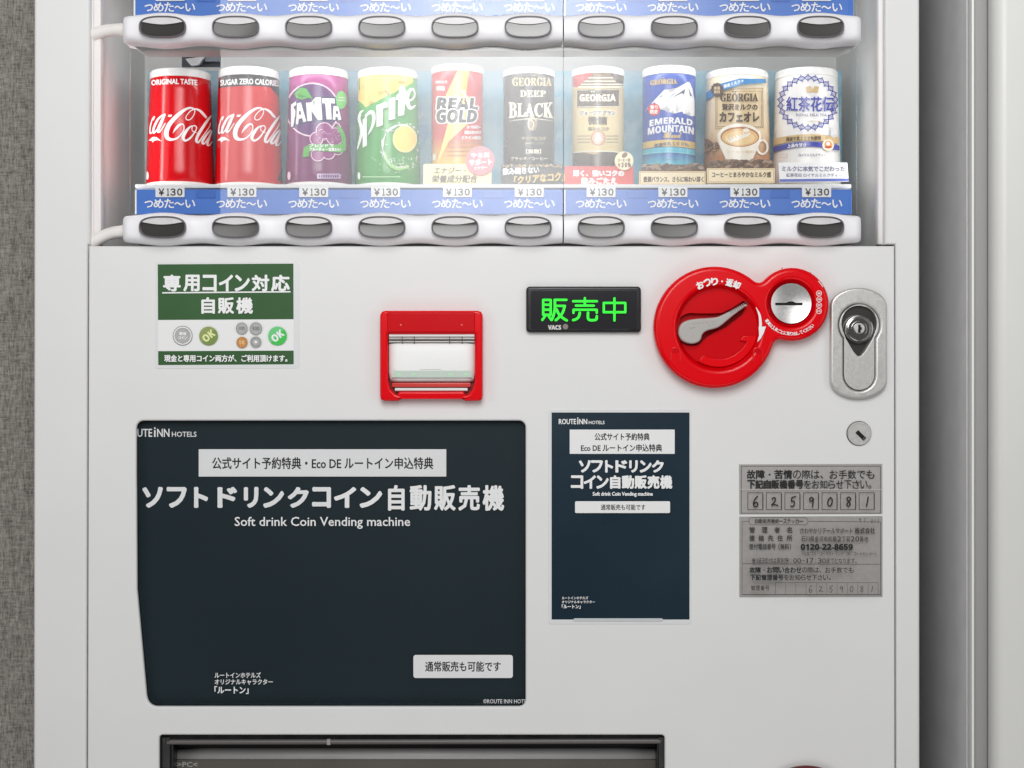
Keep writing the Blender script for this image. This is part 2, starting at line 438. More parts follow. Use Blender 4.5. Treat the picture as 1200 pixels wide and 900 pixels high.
nb = thing('white_cabinet', (.75, 0, -1.0), 'tall white cabinet with grey steel side at the right of the vending machine', 'cabinet')
GREYSIDE = mat('grey_steel_side', (226, 226, 226), .4, metal=.1, noise=(40, .03))
x0 = W(1137, 0)[0]
mb = MB(); mb.box(x0, 1.3, .012, .39, -.98, 1.3, GREYSIDE); mb.build('body', nb, bevel=.001)
mb = MB(); mb.box(W(1137.6, 0)[0], W(1140.4, 0)[0], -.004, .0118, -.98, 1.3, mat('trim_white', (248, 248, 246), .35)); mb.build('edge_trim', nb, bevel=.0006)
mb = MB(); mb.box(W(1142, 0)[0], W(1160, 0)[0], .004, .0119, -.98, 1.3, mat('grey_gasket', (176, 175, 174), .5)); mb.build('gasket', nb, bevel=.002)
mb = MB(); mb.box(W(1155, 0)[0], 1.3, -.03, .0035, -.98, 1.3, mat('cabinet_white', (226, 226, 222), .35, noise=(7, .015), bump=(300, .05))); mb.build('door', nb, bevel=.012)

# ================================================================== VENDING MACHINE
VM = thing('vending_machine', (0, .2, -.95), 'white drink vending machine with lit green display, red coin dial and can window', 'vending machine')
DEP = .225
# cabinet shell behind the door (hollow, open to the front around the display compartment)
XL, XR = W(41.5, 0)[0], W(1077, 0)[0]
mb = MB()
mb.box(XL, XL+.02, .026, .385, -.95, .62, WHITE); mb.box(XR-.02, XR, .026, .385, -.95, .62, mat('cabinet_side', (196, 196, 198), .5))
mb.box(XL+.0202, XR-.0202, .37, .384, -.949, .619, WHITE); mb.box(XL+.0202, XR-.0202, .03, .3698, .60, .6195, WHITE)
mb.build('cabinet', VM)
# door frame
fo = [(39.5, -130), (1078, -130), (1078.5, 1500), (38, 1500)]
fh = [(105, -60), (1037, -60), (1037, 286.5), (1049.6, 286.5), (1051, 1480), (99.6, 1480), (102.4, 286.5), (105, 286.5)]
plate('door_frame', [fo, fh], 0, .025, .0035, WHITE, VM)
# front panel with poster window and delivery opening
win = ([(168, 493), (608, 493)] + [(608+8*sin(a*pi/12), 501-8*cos(a*pi/12)) for a in range(1, 6)] + [(616, 501), (616, 820)] +
       [(616-8*(1-cos(a*pi/12)), 820+8*sin(a*pi/12)) for a in range(1, 6)] + [(608, 828), (184, 828)] +
       [(184-12*sin(a*pi/12), 816+12*cos(a*pi/12)) for a in range(1, 6)] + [(171.5, 815), (160.3, 690), (159.5, 560), (159.5, 502)] +
       [(168-8.5*cos(a*pi/12), 501.5-8.5*sin(a*pi/12)) for a in range(1, 6)])
port = rr(186.5, 861.5, 779, 1180, 4)
plate('front_panel', [[(103.8, 288.2), (1048.4, 288.2), (1049.4, 1400), (101, 1400)], win, port], -.002, .006, .0021, WHITE, VM)
mb = MB(); mb.box(W(103, 0)[0], W(1048, 0)[0], .028, .3, -.6, W(0, 290)[2], BLACKM); mb.build('inner_bulkhead', VM)

# ---- display compartment: liner, shelves, channels
xl, xr = W(105, 0)[0], W(1037, 0)[0]
zt, zb = W(0, -60)[2], W(0, 287.5)[2]
mb = MB()
mb.box(xl-.004, xl, .0252, DEP, zb, zt, LINER); mb.box(xr, xr+.004, .0252, DEP, zb, zt, LINER)
mb.box(xl-.004, xr+.004, DEP+.0002, DEP+.006, zb, zt, LINER); mb.box(xl-.004, xr+.004, .0252, DEP, zt+.0002, zt+.005, LINER)
mb.build('compartment_liner', VM)
mb = MB(); mb.pbox(105.4, -60, 118, 287, .012, .013, CHANNEL); mb.pbox(106, -60, 109.5, 287, .009, .0028, CHANNEL)
mb.build('edge_channel', VM, bevel=.0012)
mb = MB(); mb.pbox(1029, -60, 1036.6, 287, .010, .015, CHANNEL); mb.build('edge_channel', VM, bevel=.002)
ICE = mat_gradient('ice_print', [(0, (150, 196, 214)), (.3, (120, 184, 208)), (.5, (172, 208, 222)), (.72, (128, 188, 210)), (1, (176, 206, 218))], W(0, 222, .15)[2], W(0, 82, .15)[2], .5, .3, noise=(24, .9))
mb = MB(); mb.pbox(173, 83, 986, 224, .15, .004, ICE); mb.build('backing_sheet', VM)
# bluish picture strip on the backing sheet
mb = MB(); mb.pbox(488, 146, 502, 161, .1495, .0004, mat('ice_blue', (110, 170, 214), .5)); mb.build('backing_print', VM)
zs = W(0, 219, .055)[2]
mb = MB(); mb.box(W(160, 0, .04)[0], W(996, 0, .04)[0], .034, .149, zs-.004, zs, mat('shelf_white', (232, 232, 230), .45)); mb.build('shelf', VM, bevel=.0008)
# catch mechanism behind the first can
mb = MB()
mb.pbox(213, 60, 258, 78, .145, .004, mat('catch_dark', (70, 72, 78), .4)); mb.pbox(217, 61, 229, 70, .138, .006, BLACK)
mb.pbox(231, 61, 236, 74, .136, .006, mat('catch_blue', (120, 140, 170), .3)); mb.pbox(240, 62, 257, 72, .139, .005, mat('catch_grey', (140, 146, 150), .35, metal=.5))
a = [W(217, 69, .134), W(240, 66, .134), W(233, 76, .134), W(224, 77, .134)]
mb.add(a+[(p[0], p[1]+.004, p[2]) for p in a], [(0, 1, 2, 3), (7, 6, 5, 4), (0, 4, 5, 1), (1, 5, 6, 2), (2, 6, 7, 3), (3, 7, 4, 0)], LIP)
mb.build('shelf_catch', VM)

# ---- selection rails
BX = [190+85.65*i for i in range(10)]
def rail(x0, x1, cy, name, capL, capR):
    N = int((x1-x0)/2.2); M = 20; vs = []; fs = []; Y0 = .004; dmax = .020; Yb = .022
    for i in range(N+1):
        px = x0+(x1-x0)*i/N
        bul = cos((px-BX[0])/85.65*2*pi)
        h = 17.9+1.7*bul; d = dmax+.0012*bul
        for flag, e in ((capL, px-x0), (capR, x1-px)):
            if flag and e < 15:
                t = max(e/15, .0); q = sqrt(max(0, 1-(1-t)**2.6)); h *= .80+.20*q; d *= .30+.70*q
        for j in range(M+1):
            a = -pi/2+pi*j/M
            z = math.copysign(abs(sin(a))**.62, sin(a))*h; y = abs(cos(a))**.55
            YY = Y0-d*y; X, _, Z = W(px, cy-z, -.012)
            vs.append((X, YY, Z))
        for z in (h, -h):
            X, _, Z = W(px, cy-z, -.012); vs.append((X, Yb, Z))
    R = M+3
    for i in range(N):
        for j in range(R):
            k = (j+1) % R
            fs.append((i*R+j, i*R+k, (i+1)*R+k, (i+1)*R+j))
    fs.append(tuple(range(R))); fs.append(tuple(N*R+j for j in range(R)))
    mb = MB(); mb.add(vs, fs, RAIL); return mb.build(name, VM, 50)
def superell(cx, cy, rx, ry, n=44, e=2.7):
    return [(cx+rx*math.copysign(abs(cos(a))**(2/e), cos(a)), cy+ry*math.copysign(abs(sin(a))**(2/e), sin(a))) for a in [2*pi*i/n for i in range(n)]]
BTN = {}
def make_button(cx, cy):
    YB = -.0189
    mb = MB(); n = 44; R = 9; vs = []; fs = []
    for k in range(R+1):
        q = 1-k/R*.999
        for px, py in superell(cx, cy, 26.2*q, 11.4*q, n):
            X, _, Z = W(px, py, YB); v_ = ((py-cy)/11.4)**2; u_ = ((px-cx)/26.2)**2
            vs.append((X, YB+.00045*(1-v_)+.0003*(1-u_), Z))
    for k in range(R):
        for i in range(n): fs.append((k*n+i, k*n+(i+1) % n, (k+1)*n+(i+1) % n, (k+1)*n+i))
    fs.append(tuple(R*n+i for i in range(n)))
    b = len(vs); vs += [(v[0], YB+.0012, v[2]) for v in vs[:n]]
    for i in range(n): fs.append((i, (i+1) % n, b+(i+1) % n, b+i))
    mb.add(vs, fs, LENS); o = mb.build('selection_button', VM, 60)
    plate('bezel', [superell(cx, cy, 27.6, 13.0), superell(cx, cy, 25.9, 11.2)], YB-.0022, .0035, .0005, BEZEL, o)
    up = superell(cx, cy, 25.6, 10.9)
    top = sorted([p for p in up if p[1] <= cy-5.0], key=lambda p: p[0])
    xa, xb = top[0][0], top[-1][0]
    arc = [(xb+(xa-xb)*i/14, cy-6.3+3.0*sin(pi*i/14)) for i in range(15)]
    plate('lip', [top+arc], YB-.0012, .0009, .0003, LIP, o)
    return o
def copy_tree(o, d, parent):
    c = o.copy(); COL.objects.link(c); c.parent = parent; c.location = o.location+Vector(d)
    for ch in o.children:
        g = ch.copy(); COL.objects.link(g); g.parent = c; g.location = ch.location
    return c
for cy in (32.5, 267.5):
    ul = 1.0
    rail(141, 659.3, cy, 'button_rail', True, False); rail(660.9, 1012, cy, 'button_rail', False, True)
b0 = make_button(BX[0], 266)
kb = S*(D-.0189)/D
for cy in (31.5, 266):
    for i, bx in enumerate(BX):
        if cy == 266 and i == 0: continue
        copy_tree(b0, ((bx-BX[0])*kb, 0, (266-cy)*kb), VM)
# grey bracket under the upper rail
bk = [(153, 44), (1006, 44), (1003, 53.5), (986, 59), (166, 59.5), (156, 53.5)]
plate('rail_bracket', [bk], .009, .03, .0008, GREYPL, VM)
plate('rail_bracket', [[(p[0], p[1]+229.5) for p in bk]], .009, .03, .0008, GREYPL, VM)
# white hoses to the left channel
for pts in ([(146, 34.5), (132, 35), (120, 37), (110, 40), (104, 42)], [(148, 271), (134, 272.5), (122, 276.5), (112, 282.5), (104, 289)]):
    mb = MB(); mb.tube([W(p[0], p[1], .012) for p in spline(pts, 5)], .0062, mat('hose_white', (238, 234, 230), .45)); mb.build('cable_hose', VM)

# ---- price strips with tags
TX = [199.2+84.2*i for i in range(10)]
YS = .030
def strip(x0, x1, yt, yb, idx, tagdy):
    o = plate('price_strip', [rr(x0, yt, x1, yb, 1.5, 3)], YS, .003, .0004, BLUE, VM)
    a = Art(flat(YS))
    a.rect(x0-.3 if x0 < 300 else x0+.2, yt+.2, x0+1.6, yb, INKW)
    for i in idx:
        if i % 2 == 0 and i < 9: plate('strip_tab', [rr(TX[i]+30.5, yt+.6, TX[i]+53, yt+10, .6, 2)], YS-.0009, .0008, .0002, BLUE2, o)
    a.build('edge_print', o)
    for i in idx:
        a = Art(flat(YS), .0006)
        for dx0, dx1, dy0, dy1, ch in ((-29.4, -19.8, 1.4, 9.2, 'つ'), (-18.8, -7.2, -.6, 9.8, 'め'), (-6.2, 4.6, -.8, 9.8, 'た'), (5.6, 16.6, 3.2, 6.6, '～'), (18.4, 29.6, .4, 9.6, 'い')):
            a.text(ch, TX[i]+dx0, yt+12+dy0, TX[i]+dx1, yt+12+dy1, INKW, .3, 6)
        a.build('lettering', o)
    for i in idx:
        t = plate('price_tag', [rr(TX[i]-17, yt-3+tagdy, TX[i]+17, yt+9+tagdy, .8, 2)], YS-.0022, .0015, .0003, PAPER, o)
        a = Art(flat(YS-.0022))
        X = TX[i]; y = yt+tagdy
        for dx0, dx1, ch in ((-13.2, -6.8, '￥'), (-3.4, -1.1, '１'), (.8, 6.6, '３'), (8.6, 14.4, '０')):
            a.text(ch, X+dx0, y-.9, X+dx1, y+7.1, INK, .28, 6)
        la = a.build('lettering_tmp', None)
        # merge the printed figures into the tag's own mesh
        bm = bmesh.new(); bm.from_mesh(t.data); nf = len(bm.faces); bm.from_mesh(la.data)
        bm.faces.ensure_lookup_table()
        for k_ in range(nf, len(bm.faces)): bm.faces[k_].material_index = 1; bm.faces[k_].smooth = False
        t.data.materials.append(INK); bm.to_mesh(t.data); bm.free(); bpy.data.objects.remove(la)
strip(158.5, 659.6, 222, 251, range(0, 6), 0); strip(661, 998, 222, 251, range(6, 10), 0)
strip(157, 659.6, -8, 24, range(0, 6), 0); strip(661, 1000, -8, 24, range(6, 10), 0)

# ---- window panes in front of the cans (between the rails), two sheets meeting at the rail joint
mb = MB(); mb.pbox(152, 45, 659.8, 252, .0045, .002, PANE); mb.build('window_pane', VM, 0)
mb = MB(); mb.pbox(660.6, 45, 1004, 252, .0045, .002, PANE); mb.build('window_pane', VM, 0)
mb = MB(); mb.pbox(152, -60, 659.8, 20, .0045, .002, PANE); mb.build('window_pane', VM, 0)
mb = MB(); mb.pbox(660.6, -60, 1004, 20, .0045, .002, PANE); mb.build('window_pane', VM, 0)

# ================================================================== DISPLAY CANS
CANW = mat('can_white', (240, 240, 237), .3, noise=(60, .015))
YF = .062
G_CAN = 'dummy drink cans in a row on the display shelf'
def can(cx, wt, wb, pyt, pyb, cap, base, bodymat, label, art, cat='can', capmat=None):
    capmat = capmat or CANW
    rb = wb/2*K(YF+.03); rt = wt/2*K(YF+.03); r0 = max(rb, rt); yc = YF+r0
    xc = W(cx, 0, yc)[0]; zt_ = W(0, pyt, YF)[2]; zb_ = W(0, pyb, YF)[2]
    kz = K(YF)
    def rad(z): return rb+(rt-rb)*(z-zb_)/(zt_-zb_)
    t = thing('drink_can', (xc, yc, zb_), label, cat, G_CAN)
    zc = zt_-cap*kz; zz = zb_+base*kz
    mb = MB(); n = 8
    prof = [(rad(zz)-.0006, zz-.001)]+[(rad(zz+(zc-zz)*i/n), zz+(zc-zz)*i/n) for i in range(n+1)]+[(rad(zc)-.0007, zc+.001)]
    mb.lathe((xc, yc, 0), prof, bodymat, 64, 'Z'); mb.build('body', t, 50)
    mb = MB()
    mb.lathe((xc, yc, 0), [(rad(zc)-.0012, zc+.0002), (rad(zc)+.0004, zc+.0006), (rad(zt_)+.0004, zt_-.0022), (rad(zt_)-.0005, zt_-.0006), (rad(zt_)-.0022, zt_), (rad(zt_)-.004, zt_-.0012)], capmat, 64, 'Z'); mb.build('lid', t, 40)
    mb = MB()
    mb.lathe((xc, yc, 0), [(rad(zb_)-.0022, zb_), (rad(zb_)-.0004, zb_+.0012), (rad(zz)+.0002, zz-.0006), (rad(zz)-.0012, zz)], capmat, 64, 'Z'); mb.build('base', t, 40)
    if art:
        def mp(px, py, lift):
            u = (px-600)*S/D; v = (450-py)*S/D; y = yc-r0
            for _ in range(4):
                r = rad(v*(D+y))+lift
                # (u(D+y)-xc)^2+(y-yc)^2=r^2
                A = u*u+1; B = 2*(u*(u*D-xc)-yc); C_ = (u*D-xc)**2+yc*yc-r*r
                q = B*B-4*A*C_; y = (-B-sqrt(max(q, 0)))/(2*A)
            return (u*(D+y), y, v*(D+y))
        # silhouette lines in photo units, a hair inside
        def edge(sgn, z):
            r = rad(z); b_ = math.atan2(xc, D+yc); d_ = sqrt(xc*xc+(D+yc)**2); th = b_+sgn*math.asin(r/d_)
            return 600+D*math.tan(th)/S-sgn*.45
        zpy = lambda py: (450-py)*S*(D+yc)/D
        clip = []
        for sgn in (-1, 1):
            p0 = (edge(sgn, zpy(pyt)), pyt); p1 = (edge(sgn, zpy(pyb)), pyb)
            nx, ny = (p1[1]-p0[1]), -(p1[0]-p0[0]); l = sqrt(nx*nx+ny*ny)
            clip.append((p0, (sgn*nx/l, sgn*ny/l)))
        clip.append(((cx, pyb-base-1.2), (0, 1))); 
        clip.append(((cx, pyt+cap-.5), (0, -1)))
        a = Art(mp, .00012, .00002); art(a)
        a.build('label_print', t, slice_px=2.4, clip=clip, smooth=60)
    return t

def paint(name, col, rough=.22, **k): return mat(name, col, rough, spec=.5, **k)

COKE = paint('can_red', (206, 0, 18), noise=(8, .03))
def coke_script(a, dx, m=None):
    m = m or INKW; o = (170+dx, 115); sc = 13.85
    def st(p): a.stroke(p, m, sc, o)
    st([(450, 570, 4), (480, 520, 26), (525, 465, 40), (565, 432, 34), (605, 420, 22), (632, 455, 18), (625, 520, 18), (585, 590, 20), (515, 652, 26), (430, 672, 42), (360, 640, 66), (348, 540, 74), (400, 420, 70), (505, 300, 62), (620, 205, 48), (715, 160, 32), (785, 168, 20), (808, 215, 15), (785, 285, 14), (735, 345, 14), (685, 352, 14), (662, 320, 14), (690, 260, 14), (750, 200, 16), (820, 176, 24), (895, 208, 38), (950, 265, 42), (990, 310, 34)])
    st([(790, 448, 14), (730, 468, 28), (660, 545, 50), (618, 640, 50), (655, 690, 34), (735, 645, 30), (800, 560, 22), (836, 485, 18), (805, 446, 18), (765, 470, 14), (768, 530, 12), (835, 560, 12)])
    st([(1092, 268, 12), (1030, 340, 36), (940, 470, 46), (860, 600, 48), (832, 690, 44), (870, 712, 28), (950, 600, 16), (1040, 470, 14), (1062, 400, 10)])
    st([(1060, 522, 24), (985, 610, 38), (930, 710, 40), (962, 735, 26), (1030, 640, 16), (1080, 545, 18)])
    st([(1085, 535, 26), (1035, 660, 38), (1012, 750, 36), (1045, 765, 20), (1090, 700, 10)])
    st([(135, 360, 12), (152, 300, 20), (118, 345, 16), (84, 470, 20), (84, 575, 20), (130, 530, 10)])
    st([(285, 275, 22), (205, 350, 34), (140, 490, 36), (138, 565, 30), (190, 510, 16), (300, 300, 18)])
    st([(318, 268, 36), (255, 410, 48), (205, 530, 42), (240, 540, 20), (330, 408, 12)])
    a.zpoly([(365, 300), (382, 270), (442, 265), (424, 306)], m, sc, o)
    a.zpoly([(55, 690), (120, 630), (180, 630), (268, 698), (200, 680), (150, 690), (125, 722), (105, 690)], m, sc, o)
def art1(a):
    a.zpoly([(450, 180), (505, 180), (505, 330), (492, 250), (475, 210)], paint('can_red_shade', (168, 6, 18)), 5, (150, 50))  # shading at the can's upper right edge, painted on as darker red
    a.text('ORIGINAL TASTE', 178.5, 93, 231, 98.6, INKW, .3, 6, fn=lambda u, w: (177.5+53.5*u, 92.4+6*w+1.6*(2*u-1.05)**2))
    coke_script(a, 0)
    a.circle(172.6, 206, 1.6, INKW, 5)
can(211.4, 69.5, 80, 77.5, 218.6, 10.5, 7, COKE, 'red soda can with white flowing script, leftmost on the shelf', art1)
def art2(a):
    dk = paint('can_black_band', (38, 38, 38))
    a.poly([(250, 80), (335, 80), (335, 106), (328, 103.5), (316, 101.8), (300, 100.6), (284, 100.6), (268, 101.6), (254, 103.6)], dk)
    a.poly([(316, 101.5), (335, 101), (335, 140), (329.5, 124), (325, 112)], dk)
    a.poly([(335, 182), (335, 222), (318, 222), (325, 212), (329.5, 199)], dk)
    a.text('SUGAR ZERO CALORIES', 0, 0, 0, 0, INKW, .3, 6, fn=lambda u, w: (258.5+69*u, 92.2+6.4*w+2.2*(2*u-.9)**2))
    coke_script(a, 80.6)
can(291.6, 69.5, 80, 75.5, 219.5, 11, 7, COKE, 'red soda can with white script below a black band across its top', art2)

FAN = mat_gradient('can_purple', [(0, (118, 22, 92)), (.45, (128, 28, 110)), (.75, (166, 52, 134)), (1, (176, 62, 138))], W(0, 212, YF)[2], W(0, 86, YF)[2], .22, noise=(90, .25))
def art3(a):
    o = (335, 90); dkp = paint('fanta_navy', (52, 40, 96)); pink = paint('pale_pink', (244, 214, 232)); gr = paint('leaf_green', (88, 176, 72)); pur = paint('grape_purple', (146, 40, 124))
    rnd = random.Random(3)
    for _ in range(70):
        x = rnd.uniform(338, 410); y = rnd.uniform(88, 210); a.circle(x, y, rnd.uniform(.25, .8), paint('drop_pink', (196, 110, 170)) if rnd.random() < .6 else paint('drop_dark', (96, 14, 76)), n=8)
    a.circle(366, 128.5, 30.5, paint('fanta_disc', (92, 30, 112))); a.ring(366, 128.5, 31, 1.7, pink)
    a.zpoly([(62, 495), (190, 410), (340, 440), (500, 440), (508, 335), (640, 340), (875, 350), (885, 480), (940, 495), (990, 775), (800, 780), (560, 795), (380, 805), (252, 770), (235, 855), (160, 862), (130, 900), (75, 905)], dkp, 15, o)
    a.zpoly([(135, 300), (245, 170), (365, 190), (440, 300), (500, 445), (420, 385), (280, 415), (175, 380)], dkp, 15, o)
    a.zpoly([(150, 300), (250, 185), (360, 205), (425, 305), (480, 420), (410, 365), (280, 400), (185, 368)], gr, 15, o)
    a.zpoly([(205, 305), (290, 330), (390, 350), (280, 365), (220, 340)], paint('leaf_dark', (48, 130, 48)), 15, o)
    for p in ([(88, 490), (178, 428), (184, 490), (132, 530), (130, 612), (166, 595), (168, 652), (131, 690), (131, 868), (90, 888)],
              [(200, 465), (265, 450), (362, 782), (306, 800), (286, 725), (228, 740), (216, 835), (176, 838)],
              [(352, 455), (440, 448), (535, 600), (525, 355), (615, 358), (642, 756), (565, 760), (450, 600), (460, 775), (378, 782)],
              [(634, 374), (856, 380), (862, 470), (790, 465), (806, 750), (714, 750), (690, 470), (640, 465)],
              [(835, 512), (922, 512), (977, 757), (920, 765), (905, 706), (872, 702), (870, 762), (824, 752)]):
        a.zpoly(p, INKW, 15, o)
    a.zpoly([(234, 600), (254, 596), (268, 662), (230, 668)], dkp, 15, o); a.zpoly([(880, 598), (912, 598), (920, 650), (878, 652)], dkp, 15, o)
    a.circle(400, 117, 6.4, paint('badge_green', (104, 196, 104)), 10.6); a.rect(396.5, 114, 403.5, 114.9, pink); a.rect(396, 117, 404, 117.9, pink)
    o = (335, 140)
    cl = [(540, 160, 108), (690, 240, 115), (430, 270, 85), (450, 490, 88), (600, 470, 82), (730, 420, 70)]
    for x, y, r in cl: a.circle(335+x/12, 140+y/12, (r+13)/12, pink)
    for x, y, r in cl: a.circle(335+x/12, 140+y/12, r/12, pur)
    for _ in range(46):
        x = rnd.uniform(400, 760); y = rnd.uniform(90, 330); a.circle(335+x/12, 140+y/12, rnd.uniform(.25, .7), pink, n=8)
    a.stroke([(735, 95, 40), (790, 190, 60), (820, 320, 56), (825, 430, 30)], gr, 12, o); a.stroke([(660, 100, 14), (690, 50, 14), (740, 60, 12), (770, 110, 12)], pink, 12, o)
    a.zpoly([(250, 400), (325, 350), (520, 345), (700, 352), (830, 330), (838, 432), (780, 466), (600, 450), (420, 440), (340, 430), (320, 520), (235, 528)], gr, 12, o)
    a.text('ブレンドで', 362.5, 168.5, 391, 172.3, INKW, .25, 6); a.text('フルーティーな味わい', 362.5, 173, 399.5, 177, INKW, .25, 6)
    a.rect(371.5, 203.4, 399, 209.3, paint('pale_violet', (186, 160, 196))); 
    for i in range(9): a.rect(373.5+i*2.7, 204.8, 375.3+i*2.7, 208, paint('fanta_disc', (92, 30, 112)))
    a.circle(338.6, 206, 1.8, pink, 5)
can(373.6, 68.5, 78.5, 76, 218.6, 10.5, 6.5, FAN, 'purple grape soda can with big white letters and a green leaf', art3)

SPR = mat_gradient('can_green', [(0, (44, 150, 52)), (.4, (60, 166, 66)), (1, (84, 180, 92))], W(0, 212, YF)[2], W(0, 86, YF)[2], .22, noise=(40, .12))
def art4(a):
    o = (415, 80); yel = paint('lemon_top', (250, 220, 120)); lem = paint('lemon', (255, 222, 110)); w = INKW; rnd = random.Random(5)
    a.zpoly([(20, 40), (620, 40), (620, 150), (560, 130), (450, 130), (330, 158), (210, 255), (120, 412), (90, 375), (50, 345), (20, 340)], yel, 9, o)
    a.text('リフレッシュ', 424, 91, 441, 95.5, paint('spr_text', (120, 150, 90)), 0); a.text('する', 424, 99.5, 431.5, 104, paint('spr_text', (120, 150, 90)), 0)
    a.circle(458.8, 103.6, 6, lem); a.circle(458.8, 103.6, 4.6, paint('lemon_deep', (250, 196, 84)))
    o2 = (330, 60); k = 5.294
    for r in (128, 142):
        for _ in range(60):
            th = rnd.uniform(0, 2*pi); q = r+rnd.gauss(0, 9); a.circle(330+(745+q*cos(th)*.92)/k, 60+(590+q*sin(th))/k, rnd.uniform(.3, 1.1), w, n=8)
    for th0 in (1.2, 2.2, 3.0, 3.9, 4.6):
        a.stroke([(745+125*cos(th0+d)*.95, 590+132*sin(th0+d), wd) for d, wd in ((0, 4), (.25, 15), (.5, 9), (.75, 3))], w, k, o2)
    a.circle(330+765/k, 60+545/k, 76/k, paint('lemon_glow', (244, 240, 170)), 84/k); a.circle(330+765/k, 60+545/k, 66/k, lem, 76/k)
    for i in range(8):
        th = i*pi/4+.2; a.line(330+765/k+2*cos(th), 60+545/k+2*sin(th), 330+765/k+11*cos(th), 60+545/k+12.5*sin(th), .5, paint('lemon_glow', (244, 240, 170)))
    a.stroke([(640, 620, 6), (660, 690, 16), (720, 730, 18), (790, 720, 8)], paint('lime', (150, 214, 110)), k, o2)
    for _ in range(80):
        a.circle(330+rnd.gauss(735, 60)/k, 60+rnd.gauss(690, 30)/k, rnd.uniform(.25, .8), w if rnd.random() < .6 else paint('lime', (150, 214, 110)), n=8)
    S_ = lambda p: a.stroke(p, w, 9, o)
    S_([(95, 445, 12), (66, 470, 24), (52, 535, 30), (72, 610, 32), (76, 690, 30), (52, 790, 22), (34, 850, 12)])
    a.zpoly([(90, 545), (132, 505), (134, 812), (90, 838)], w, 9, o)
    S_([(122, 500, 22), (185, 458, 38), (208, 520, 36), (192, 610, 28), (150, 695, 10)])
    a.zpoly([(234, 390), (306, 365), (302, 600), (236, 622)], w, 9, o); a.zpoly([(295, 372), (332, 350), (358, 372), (352, 412), (300, 425)], w, 9, o)
    a.zpoly([(364, 325), (434, 298), (434, 532), (366, 550)], w, 9, o)
    a.zpoly([(478, 192), (524, 180), (524, 258), (552, 250), (547, 292), (524, 302), (526, 490), (464, 508), (464, 330), (438, 334), (446, 284), (472, 268)], w, 9, o)
    S_([(562, 350, 20), (622, 320, 18), (640, 262, 16), (612, 216, 22), (572, 258, 34), (560, 340, 40), (590, 420, 34), (646, 392, 12)])
    for i in range(14): a.rect(425+i*3.2, 206.5, 427.2+i*3.2, 207.8, paint('spr_pale', (190, 226, 180)))
    a.circle(420.6, 206, 1.6, INKW, 4.5)
can(454.4, 69, 77.5, 76.8, 219.5, 10, 6.5, SPR, 'green lemon soda can with slanting white letters and yellow lemon', art4)

RGD = mat_gradient('can_red_gold', [(0, (236, 200, 96)), (.18, (236, 190, 90)), (.42, (196, 44, 44)), (1, (182, 26, 40))], W(0, 212, YF)[2], W(0, 84, YF)[2], .25, noise=(30, .08))
def art5(a):
    k = 5.294; o = (490, 60); y = paint('bolt_yellow', (255, 226, 120)); ink = paint('rg_ink', (34, 34, 36))
    a.zpoly([(255, 100), (318, 100), (272, 250), (335, 300), (312, 445), (190, 560), (116, 700), (186, 450), (108, 420), (112, 350), (160, 300)], y, k, o)
    a.zpoly([(300, 100), (318, 100), (272, 250), (296, 290), (262, 300)], paint('bolt_deep', (244, 186, 70)), k, o)
    for i, t in enumerate(('ローヤルゼリー', '高麗人参エキス', 'ビタミン配合')):
        a.text(t, 547.5-i*3, 146.8+i*6.2, 563.5, 150.8+i*6.2, INKW, .2, 6)
    a.text('ハチミツ', 510, 94.4, 524, 98, INKW, .2, 6); a.text('栄養', 511.5, 101, 521, 106, INKW, .25, 6)
    for t, q in (('REAL', [(513.4, 114.6), (561, 115.2), (559.5, 128), (512, 128)]), ('GOLD', [(512.6, 128.6), (559.4, 129.2), (557.6, 143), (511.6, 143.6)])):
        a.text(bold(t), 0, 0, 0, 0, ink, .7, 8, quad=q, outline=(INKW, 2.0))
    a.zpoly([(268, 250), (285, 235), (300, 282), (288, 282)], INKW, k, o)
    a.zpoly([(278, 285), (292, 300), (284, 306), (294, 330), (268, 312), (277, 305)], y, k, o)
    for i in range(4): a.rect(524, 167+i*5, 560-3*i, 168+i*5, paint('rg_small', (160, 110, 70)))
    a.circle(509, 184, 1.7, INKW, 4.2)
can(536, 60.5, 60.5, 73.8, 217, 9, 5, RGD, 'red and gold energy drink can with yellow lightning bolt', art5)

BLK = paint('can_coffee_black', (36, 32, 28), .3, noise=(40, .2))
def art6(a):
    k = 5.294; o = (490, 60); gd = paint('can_gold', (206, 190, 150)); cr = paint('can_cream', (240, 234, 214))
    a.text(serif('GEORGIA'), 600.5, 91, 646.5, 100.6, gd, .25, 6)
    a.circle(623.5, 88.6, .8, gd, n=8); a.circle(626.5, 88.6, .8, gd, n=8)
    a.text(serif('DEEP'), 609.3, 106.2, 639.5, 113.2, cr, .15, 6)
    def arch(u, w):
        x = 596.3+52*u; s = (2*u-1)**2
        top = 121.4-2.2*s; bot = 136.4+2.6*s
        return (x, top+(bot-top)*w)
    a.text(serif('BLACK'), 0, 0, 0, 0, cr, .3, 6, fn=arch)
    a.stroke([(597, 142, .4), (610, 140, .7), (623, 139.2, .8), (636, 140, .7), (648, 142, .4)], cr)
    a.poly([(x*.8+624-x*0+(0), y) for x, y in ell(0, 145, 7, 8.2)], paint('bean_light', (206, 190, 168)))
    a.poly([(624.5+5*cos(t), 146+6.4*sin(t)) for t in [2*pi*i/20 for i in range(20)]], paint('bean_mid', (150, 126, 100)))
    a.stroke([(622.5, 140.5, .8), (625.5, 145, 1), (624, 151, .8)], cr)
    a.text('クリアなコク', 611, 160, 639.5, 164.5, gd, .1, 4); a.text('後味すっきり', 615, 166.4, 637, 169.4, gd, 0)
    a.text('【無糖】', 616.5, 174.8, 634, 180, cr, .15, 6); a.text('ブラック／コーヒー', 598.5, 183.6, 641.5, 188, cr, .1, 4)
